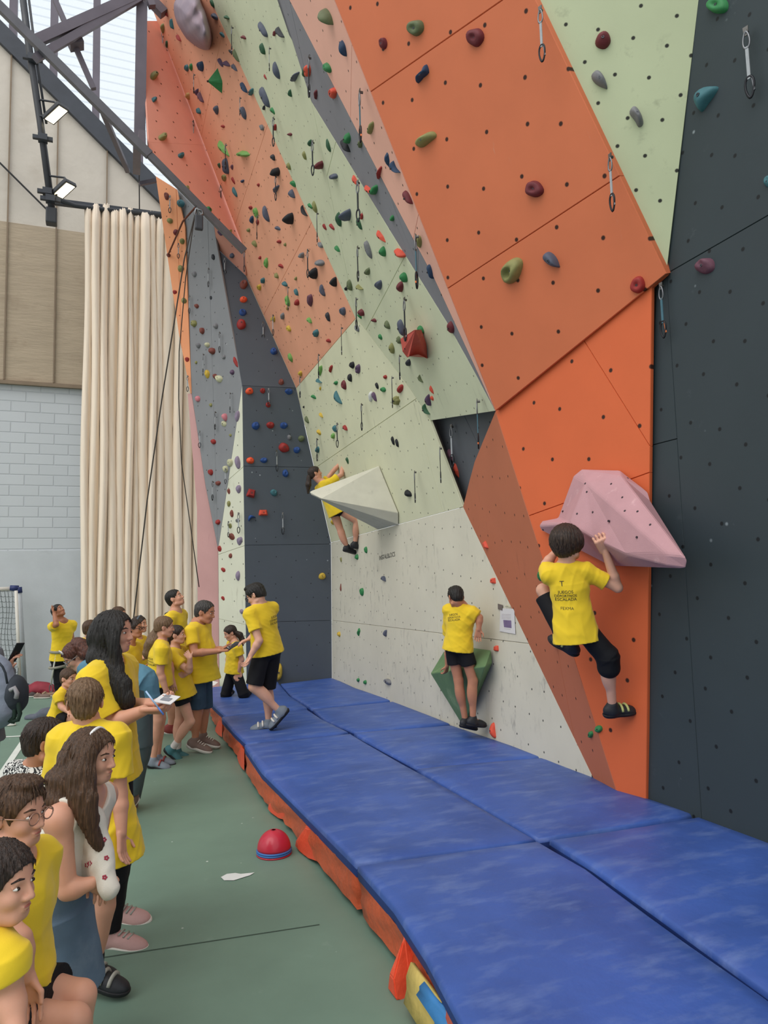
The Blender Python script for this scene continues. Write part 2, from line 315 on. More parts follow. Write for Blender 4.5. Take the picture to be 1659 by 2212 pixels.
def inset(P,d):
    n=len(P); out=[]
    for i in range(n):
        a,b,c=P[i-1],P[i],P[(i+1)%n]; e1=b-a; e2=c-b; l1,l2=np.linalg.norm(e1),np.linalg.norm(e2)
        if l1<1e-6 or l2<1e-6: out.append(b.copy()); continue
        n1=np.array([-e1[1],e1[0]])/l1; n2=np.array([-e2[1],e2[0]])/l2; k=n1+n2; q=np.dot(k,k)
        out.append(b+k*(2*d/max(q,.35)))
    return out
def dedupe(P,eps=1e-3):
    out=[]
    for p in P:
        if not out or np.linalg.norm(p-out[-1])>eps: out.append(p)
    if len(out)>1 and np.linalg.norm(out[0]-out[-1])<eps: out.pop()
    return out
M_BACK=MAT('seam_backing','2e2420',rough=.9)
def facet(key,label,names,mat,seams=(),thick=.03,gap=.004,mats=None,name='climbing_board',off=0.0,cat='climbing wall panel',back=M_BACK,extra=None):
    pts=[FP[n] if isinstance(n,str) else np.asarray(n) for n in names]; c,n=fit(pts)
    if off: c=c+n*off
    PLANES[key]=(c,n)
    u=nrm(np.cross([0,0,1],n)) if abs(n[2])<.95 else np.array([1.,0,0]); v=np.cross(n,u)
    if v[2]<0: u,v=-u,-v
    to2=lambda p: np.array([np.dot(p-c,u),np.dot(p-c,v)]); to3=lambda q,h=0: c+u*q[0]+v*q[1]+n*h
    P=[]
    for p in pts:
        r=p-EYE; q=EYE+r*(np.dot(c-EYE,n)/np.dot(r,n)); P.append(to2(q))
    if area2(P)<0: P=P[::-1]
    pieces=[P]
    for s in seams:
        a=to2(onplane(*s[0],c,n)); b=to2(onplane(*s[1],c,n)); d=nrm(b-a); nn=np.array([-d[1],d[0]]); new=[]
        for q in pieces:
            if len(s)>2 and s[2] is not None:      # seam only splits the piece that holds this pixel
                w=to2(onplane(*s[2],c,n)); ins=False
                for i in range(len(q)):
                    x1,y1=q[i];x2,y2=q[(i+1)%len(q)]
                    if (y1>w[1])!=(y2>w[1]) and w[0]<(x2-x1)*(w[1]-y1)/(y2-y1)+x1: ins=not ins
                if not ins: new.append(q); continue
            for sg in (1,-1):
                k=dedupe(clip(q,a,nn*sg))
                if len(k)>2 and abs(area2(k))>.003: new.append(k)
        pieces=new
    base=min(pts,key=lambda p:p[2]); root=thing(name,label,cat,(c[0],c[1],base[2]))
    for i,q in enumerate(pieces):
        if area2(q)<0: q=q[::-1]
        q=dedupe(q,.006); f=inset(q,gap); g=inset(q,gap*.3); N=len(q)
        V=[to3(x,0) for x in f]+[to3(x,-.006) for x in g]+[to3(x,-thick) for x in g]
        uv=[tuple(x) for x in f]+[tuple(x) for x in g]*2
        Fc=[tuple(range(N))]+[(k,k+N,(k+1)%N+N,(k+1)%N) for k in range(N)]+[(k+N,k+2*N,(k+1)%N+2*N,(k+1)%N+N) for k in range(N)]
        mm=mats[i] if mats and i<len(mats) else mat
        mesh_obj('sheet',V,Fc,mm,root,False,uv)
    bk=inset(P,.02); N=len(bk); mesh_obj('frame',[to3(x,-thick-.004) for x in bk]+[to3(x,-thick-.03) for x in bk],[tuple(range(N)),tuple(range(2*N-1,N-1,-1))]+[(k,k+N,(k+1)%N+N,(k+1)%N) for k in range(N)],back,root)
    return root
K_OR=dict(hole='3a1d12',smudge='c9a58f',smin=.66)
M_BIG=MATPANEL('orange_board','db7850',cell=(.36,.36),rot=.35,hr=.034,jit=.25,**K_OR)
M_LOW=MATPANEL('red_orange_board','d8683c',cell=(.36,.36),rot=.35,hr=.034,jit=.25,**K_OR)
M_OR_SHADE=MATPANEL('shade_toned_board','bf7050',cell=(.2,.3),rot=.1,hr=.03,jit=.3,hole='3a2016',smudge='8e5138',smin=.6)  # browner copy of the orange paint: the side facet's shade put into the colour
M_SAL_GLARE=MATPANEL('glare_salmon_board','efb49f',cell=(.25,.3),rot=.1,hr=.028,jit=.3,**K_OR)  # same orange paint; skylight glare on the strip is mixed into the colour
M_PEA_GLARE=MATPANEL('glare_peach_board','e9a585',cell=(.2,.26),rot=.05,hr=.035,jit=.3,hole='6a3a28',smudge='e9b394',smin=.66)  # orange paint paled in colour to stand for skylight glare on this overhang
M_COR_GLARE=MATPANEL('glare_coral_board','f4ac97',cell=(.33,.33),rot=.3,hr=.035,jit=.3,hole='6a3a28',smudge=None)  # orange made lighter and pinker: glare at the top corner painted into the base
KC=dict(smudge='9a9a84',smin=.6,hole='4a4a3c',stretch=(4,.5,1))
M_CR1=MATPANEL('cream_board_low','d3cebb',cell=(.22,.26),rot=.12,hr=.028,jit=.35,smudge='8d8a80',smin=.55,hole='3c3c36',stretch=(3.5,1.2,1))
M_CR2=MATPANEL('cream_board_mid','d9d8b8',cell=(.22,.26),rot=.1,hr=.028,jit=.35,**KC)
M_CR3=MATPANEL('cream_board_high','d3d6b6',cell=(.20,.26),rot=.08,hr=.026,jit=.35,**KC)
M_GRN=MATPANEL('pale_green_board','bfc7a2',cell=(.22,.22),rot=.5,hr=.045,jit=.25,hole='22241c',smudge='8d9276',smin=.58,stretch=(1.5,1.5,1))
M_DK=MATPANEL('slate_board','535a63',cell=(.3,.34),rot=0,hr=.02,jit=.5,hole='1c1f24',smudge='8d949b',smin=.68,stretch=(1.5,1.2,1),speck='aab2b8')
M_DK2=MATPANEL('charcoal_board','353f43',cell=(.26,.26),rot=.5,hr=.038,jit=.3,hole='14181a',smudge='5e676a',smin=.64,stretch=(1,1,1),speck='8a9498')
M_GRY=MATPANEL('grey_board','85878a',cell=(.25,.3),rot=.0,hr=.03,jit=.4,hole='3a3b3e',smudge='9b9c9e',smin=.6,stretch=(1.5,1,1),speck='b4b6b8')
M_GR2=MATPANEL('grey_strip_board','838287',cell=(.2,.28),rot=.1,hr=.03,jit=.3,hole='2c2c30',smudge='6e6d72',smin=.55,stretch=(3,.4,1))
M_WHT=MATPANEL('white_board','d9d9c4',cell=(.22,.3),rot=.0,hr=.03,jit=.4,hole='5a5a4c',smudge='a9a691',smin=.58,stretch=(3,.5,1))
M_ORL=MATPANEL('orange_pale_board','f0a070',cell=(.25,.3),rot=.0,hr=.03,jit=.4,hole='7a4a30',smudge=None)
M_PNK=MATPANEL('dusty_pink_board','cf9f9b',cell=None,smudge='bf8d8a',smin=.6)
facet('F13','low vertical cream board with shoe smudges behind the blue mats','a0_ a1 a2 a3_'.split(),M_CR1,[((935,1130),(947,1400)),((717,1340),(1140,1390))],gap=.0045)
facet('F1','lower dark slate end panel facing the mats','f1_ f1r_ a1 f3 f2'.split(),M_DK,[((530,1007),(690,1010)),((533,1178),(716,1175)),((533,1345),(717,1340))],gap=.0045)
facet('F12','cream leaning panel above the low seam with the white pyramid','a1 a2 g4 g3 g2 g1 f3'.split(),M_CR2,[((688,1006),(892,866)),((892,866),(955,1100),(880,1050)),((892,866),(955,1100),(860,1000))],gap=.0045)
facet('F10','tall cream overhanging panel full of dark holds','g1 g2 g3 g4 h r4 r3 r2 r1 r00 s00'.split(),M_CR3,[((673,220),(768,681)),((811,674),(868,566),(840,640)),((726,304),(709,370),(760,380)),((490,0),(580,330),(540,150))],gap=.0045)
facet('F8','glare-paled orange overhanging panel between the cream panel and the dark end','f3 g1 s00 p30 p2 p1'.split(),M_PEA_GLARE,[((475,95),(430,320)),((568,300),(510,480)),((664,498),(570,680)),((550,365),(715,740),(640,560))],gap=.004)
facet('F11','narrow grey strip dividing cream and glare-paled overhangs','h r4 r3 r2 r1 r00 q00 q1 q2 q3 q4'.split(),M_GR2,[((625,0),(672,215)),((903,520),(903,600))],gap=.0045)
facet('F18','glare-paled orange strip beside the big orange overhang','h q4 q3 q2 q1 q00 m00'.split(),M_SAL_GLARE,[((760,100),(757,258)),((905,458),(893,515))],gap=.004,off=.004)
facet('F17','big orange overhanging panel with disc holds, largest on the wall','h m00 k00 k'.split(),M_BIG,[((808,193),(1085,0)),((975,618),(1330,385))],gap=.006,thick=.10,off=.05)
facet('F16','red orange upright panel under the big overhang behind the pink volume','h k b3 b2_ b1_'.split(),M_LOW,[((1267,745),(1403,963)),((1154,1110),(1401,1021))],gap=.004)
bul=[onplane(x,y,*fit([FP['h'],FP['a2'],FP['a3'],FP['b1']])) for x,y in ((1043,953),(1025,997),(1014,1038))]
facet('F15','shade-toned orange side panel slanting from the niche to the mats','h'.split()+bul+'a2 a3_ b1_'.split(),M_OR_SHADE,[((1204,1402),(1225,1512))],gap=.0045)
nb=[FP['g4']+[.0,.0,.02],FP['h']+[.05,-.1,.05],FP['a2']+[0,-.05,-.05],]
NI=[p+np.array([.13,0,0]) for p in (FP['g4']+[.02,.45,.14],FP['h']+[.12,-.25,.12],FP['a2']+[.02,-.25,-.1],FP['a2']+[.04,.35,-.05])]
facet('F14','dark grey recessed triangular niche under the cream overhang',NI,MATPANEL('niche_board','63666b',cell=(.25,.3),hr=.03,hole='202226',smudge='7d8085',smin=.56),[((1004,900),(1040,975))],thick=.02)
facet('F19','pale green triangular panel at the top beside the dark wall','k k00 l00'.split(),M_GRN,[],thick=.03)
D=lambda y,z: np.array([3.578,y,z])
kk=onx(1440,591,3.578); ll=onx(1510,0,3.578); b3=onx(1408,622,3.578); b2=onx(1389,1722,3.578)
facet('F20','dark charcoal side wall with bolt holes in rows',[kk+[0,.15,0],ll+[0,.15,0],ll+(ll-kk)*.3+[0,.15,0],D(.2,ll[2]+.6),D(.2,0),D(b2[1]+.6,0),D(b3[1]+.6,b3[2])],M_DK2,[((1440,600),(1515,1762)),((1440,591),(1659,465)),((1403,963),(1465,947),(1430,900))],gap=.004)
facet('F2','upper dark slate panel above the end panel','f2 f3 p1 t1'.split(),M_DK,gap=.0045)
facet('F9','small dusky pink panel tucked under the roof truss','t1 p1 p2 t2'.split(),MATPANEL('dusky_board','c98a76',cell=(.25,.3),hr=.03,hole='5a3a30',smudge=None))
facet('F7','glare-paled orange wing panel under the roof truss at the far top corner',[FP['p2']+[.1,.066,0],FP['p3']+[.1,.066,0],'p6','p5','p4'],M_COR_GLARE,[((323,307),(432,313))],thick=.03,gap=.001)
facet('F4','narrow white upright panel beside the dark end panel','f1_ f2 e1 e2_'.split(),M_WHT,[((471,1198),(530,1178)),((474,1337),(533,1350)),((495,1035),(528,1006))],gap=.0045)
facet('F3','tall narrow grey panel rising behind the white panel','f2 t1 t2 c1 c2 c3 c4 c5 e1'.split(),M_GRY,[((449,480),(471,1180))],gap=.0045)
c4b=onplane(414,840,FP['c4'],nrm([-.88,-.47,0]))
fl=[FP['c1'],FP['c2'],FP['c3'],FP['c4']]
nF6=nrm([-.55,-.83,0]); P6=FP['c4']
g6=lambda x,y: onplane(x,y,P6,nF6)
facet('F6','pale orange narrow strip beside the curtain top',[g6(336,380),g6(381,408),g6(400,489),g6(409,729),g6(414,850),g6(411,850),g6(386,721),g6(361,552)],M_ORL,[((383,480),(395,840))],thick=.04)
facet('F5','dusty pink lower strip between curtain and grey panel',[g6(405,850),g6(414,850),g6(444,1050),g6(471,1187),g6(474,1473)*[1,1,0],g6(428,1480)*[1,1,0],g6(425,1100)],M_PNK,[],thick=.04)
# ================================================================= volumes, holds and quickdraws
bpy.context.view_layer.update()
DG=bpy.context.evaluated_depsgraph_get()
def wallhit(x,y):
    """nearest climbing facet under a pixel: (facet key, point, normal)"""
    o=Vector(EYE); d=Vector(ray(x,y)).normalized()
    h=SC.ray_cast(DG,o,d)
    for _ in range(4):
        if h[0] and h[4].parent and h[4].parent.name in FKEY: break
        if not h[0]: break
        h=SC.ray_cast(DG,h[1]+d*.004,d)
    if not (h[0] and h[4].parent and h[4].parent.name in FKEY):
        best=min(PLANES,key=lambda k:min(np.hypot(*(proj(PLANES[k][0])-(x,y))),1e9)); c,n=PLANES[best]; return best,onplane(x,y,c,n),n
    k=FKEY[h[4].parent.name]; c,n=PLANES[k]; return k,onplane(x,y,c,n),n
# ---- colours
HC=dict(red='9c2f2c',maroon='6e2a30',coral='e0563f',orange='ee5a34',slate='54596a',purple='5c4660',plum='6b4352',navy='27405e',charcoal='34363c',black='1e1f23',grey='7d7d80',
 green='34824b',lime='74a857',olive='8c8a55',teal='3f7078',yellow='cfae42',tan='c09a60',blue='2a4d8c',pink='cf8088',mauve='8d7f94',brown='7d4238',cream='c9c7a4',white='d8d8d4',forest='335c40',moss='66704e',khaki='8d8f5c')
HM={k:MAT('hold_'+k,v,rough=.62,var=.10,scale=25,bump=.35,bscale=160,bdist=.003,spec=.4) for k,v in HC.items()}
M_BOLT=MAT('bolt_steel','55575c',rough=.4,metal=.8,bump=0)
PANELNAME={'F13':'low cream board','F1':'dark end panel','F12':'leaning cream panel','F10':'cream overhang','F8':'glare-paled overhang','F11':'grey strip','F18':'glare-paled strip','F17':'big orange overhang','F16':'red orange panel','F15':'shade-toned orange panel','F14':'grey niche','F19':'pale green panel','F20':'charcoal wall','F2':'upper slate panel','F9':'dusky panel','F7':'glare-paled wing panel','F4':'narrow white panel','F3':'tall grey panel','F6':'pale orange strip','F5':'dusty pink strip'}
FKEY={}
for _o in bpy.data.objects:
    if _o.name.startswith('climbing_board') and _o.type=='EMPTY': pass
_keys=list(PLANES); _roots=[o for o in COL.objects if o.name.startswith('climbing_board')]
for k,o in zip(_keys,_roots): FKEY[o.name]=k
def hold_mesh(kind,seed):
    rng=random.Random(seed); ph=[rng.uniform(0,6.28) for _ in range(6)]
    low=kind in('wedge','flake','pyramid'); R=7 if not low else 5; S=20 if not low else 24
    poly={'wedge':[(-.75,.75),(.75,.75),(1,-.85),(-1,-.85)],'pyramid':[(-.1,1),(.9,-.1),(.25,-1),(-.95,.05)],'flake':[(-.5,1),(.35,.75),(.95,-.05),(.75,-.95),(-.3,-.55),(-.9,.25)]}.get(kind)
    def outl(t):
        if not poly: return 1.0
        d=np.array([math.cos(t),math.sin(t)]); best=9
        for i in range(len(poly)):
            a=np.array(poly[i]);b=np.array(poly[(i+1)%len(poly)]); e=b-a; den=d[0]*e[1]-d[1]*e[0]
            if abs(den)<1e-9: continue
            s=(a[0]*e[1]-a[1]*e[0])/den; q=(a[0]*d[1]-a[1]*d[0])/den
            if s>0 and -1e-6<=q<=1+1e-6: best=min(best,s)
        return best if best<9 else 1
    def prof(r,x,y):
        if kind=='disc': return .95*(1-r**5)**.6-.35*max(0,1-(r/.32)**2)
        if kind=='button': return (1-r**4)**.5
        if kind=='wedge': return min(1,(1-r)*2.6)
        if kind=='pyramid': return 1-r
        if kind=='flake': return min(1,(1-r)*1.9)*(.75+.3*y)
        if kind=='ring': return math.sin(math.pi*min(1,.12+.88*r))**.7 if r<1 else 0
        if kind=='pocket': return (1-r**4)**.6-.7*max(0,1-(math.hypot(x+.1,y+.2)/.5)**2)
        if kind=='jug': return (1-r**2.6)**.55*(.8+.35*y)-.25*max(0,1-(math.hypot(x,y-.35)/.5)**2)
        if kind=='crimp': return (1-r**2.2)**.6*(.62+.5*y+.1)
        if kind=='sphere': return (1-r*r)**.5*1.25
        return (1-r**2.5)**.6
    def deform(x,y):
        if kind=='tear': return x*(.66+.34*y),y
        if kind=='kidney': return x*.72+.42*y*y-.2,y
        if kind=='crescent': return x*.5+.75*y*y-.4,y
        if kind=='hook': return x*.42+.62*max(0,.9-abs(y-.35)*1.3)-.3*(y<0)*abs(y)-.05,y
        if kind=='horn': return x*(.5+.38*y*y+.14*y)+.25*y*abs(y),y
        if kind=='pinch': return x*(.62+.38*y*y),y
        if kind=='star': a=math.atan2(y,x); k=1+.16*math.cos(6*a); return x*k*.85,y*k*.85
        if kind=='double': return x*(.55+.5*y*y)+.18*y,y
        if kind=='sliver': return x*(.6-.4*y),y
        return x,y
    v=[(*deform(0,0),max(.02,prof(0,0,0)))];f=[]
    for i in range(1,R+1):
        r=i/R; r=r**.8 if not low else r
        for s in range(S):
            t=2*math.pi*s/S; k=outl(t)*(1 if low else 1+.05*math.sin(2*t+ph[0])+.035*math.sin(3*t+ph[1])+.02*math.sin(5*t+ph[2])); x,y=r*k*math.cos(t),r*k*math.sin(t)
            z=prof(r,r*math.cos(t),r*math.sin(t)) if i<R else 0
            if not low and i<R: z*=1+.10*math.sin(3*x+ph[3])+.08*math.sin(4*y+ph[4])
            X,Y=deform(x,y); v.append((X,Y,max(z,0)))
    for s in range(S): f.append((0,1+s,1+(s+1)%S))
    for i in range(R-1):
        for s in range(S): a=1+i*S;b=a+S; f.append((a+s,b+s,b+(s+1)%S,a+(s+1)%S))
    n=len(v); base=1+(R-1)*S; v+=[(v[base+s][0],v[base+s][1],-.06) for s in range(S)]
    for s in range(S): f.append((base+s,n+s,n+(s+1)%S,base+(s+1)%S))
    f.append(tuple(n+s for s in range(S-1,-1,-1))); return v,f,low
PROT=dict(disc=.42,button=.5,wedge=.5,pyramid=.75,flake=.5,ring=.45,pocket=.55,jug=.62,crimp=.5,sphere=.85,dome=.6,oval=.5,tear=.52,kidney=.5,crescent=.5,hook=.5,horn=.6,pinch=.55,star=.5,double=.6,sliver=.4)
CNAME=dict(olive='olive',khaki='khaki',moss='moss green',forest='dark green')
KNAME=dict(disc='round disc',button='small round',wedge='wedge shaped',pyramid='pyramid',flake='flat angular',ring='ring shaped',pocket='pocketed',jug='jug',crimp='thin crimp',sphere='ball shaped',dome='domed',oval='oval',tear='teardrop',kidney='kidney shaped',crescent='crescent',hook='hooked',horn='horn shaped',pinch='pinched',star='lobed',double='paired',sliver='sliver')
HOLDS=[]
def add_hold(x,y,w,h,ang,col,kind,key=None,scale3=1.0):
    k,p,n=wallhit(x,y)
    if key and key!=k: k=key; c,n=PLANES[k]; p=onplane(x,y,c,n)
    dep=depth_of(p); fw,fh=w*dep/F,h*dep/F; pr=PROT[kind]*min(fw,fh)*scale3
    pr=max(.02,min(pr,.32)); c,_=PLANES[k]
    q=onplane(x,y,c+n*pr*.45,n)-n*pr*.45
    a=math.radians(ang); U=np.array([math.sin(a),-math.cos(a)]); Rr=np.array([math.cos(a),math.sin(a)])
    pq=proj(q); bv=onplane(*(pq+U*h/2),c,n)-onplane(*(pq-U*h/2),c,n); av=onplane(*(pq+Rr*w/2),c,n)-onplane(*(pq-Rr*w/2),c,n)
    lim=lambda v,f: v*min(1,1.25*f/np.linalg.norm(v))/2
    av,bv=lim(av,fw),lim(bv,fh)
    if np.dot(np.cross(av,bv),n)<0: av=-av
    vs,fs,low=hold_mesh(kind,int(x*7+y*13))
    V=[q+av*v[0]+bv*v[1]+n*(pr*v[2]) for v in vs]
    HOLDS.append(dict(key=k,col=col,kind=kind,y=y,x=x,V=V,f=fs,low=low,q=q,n=n,pr=pr,s=min(fw,fh),px=min(w,h),z=vs[0][2]))
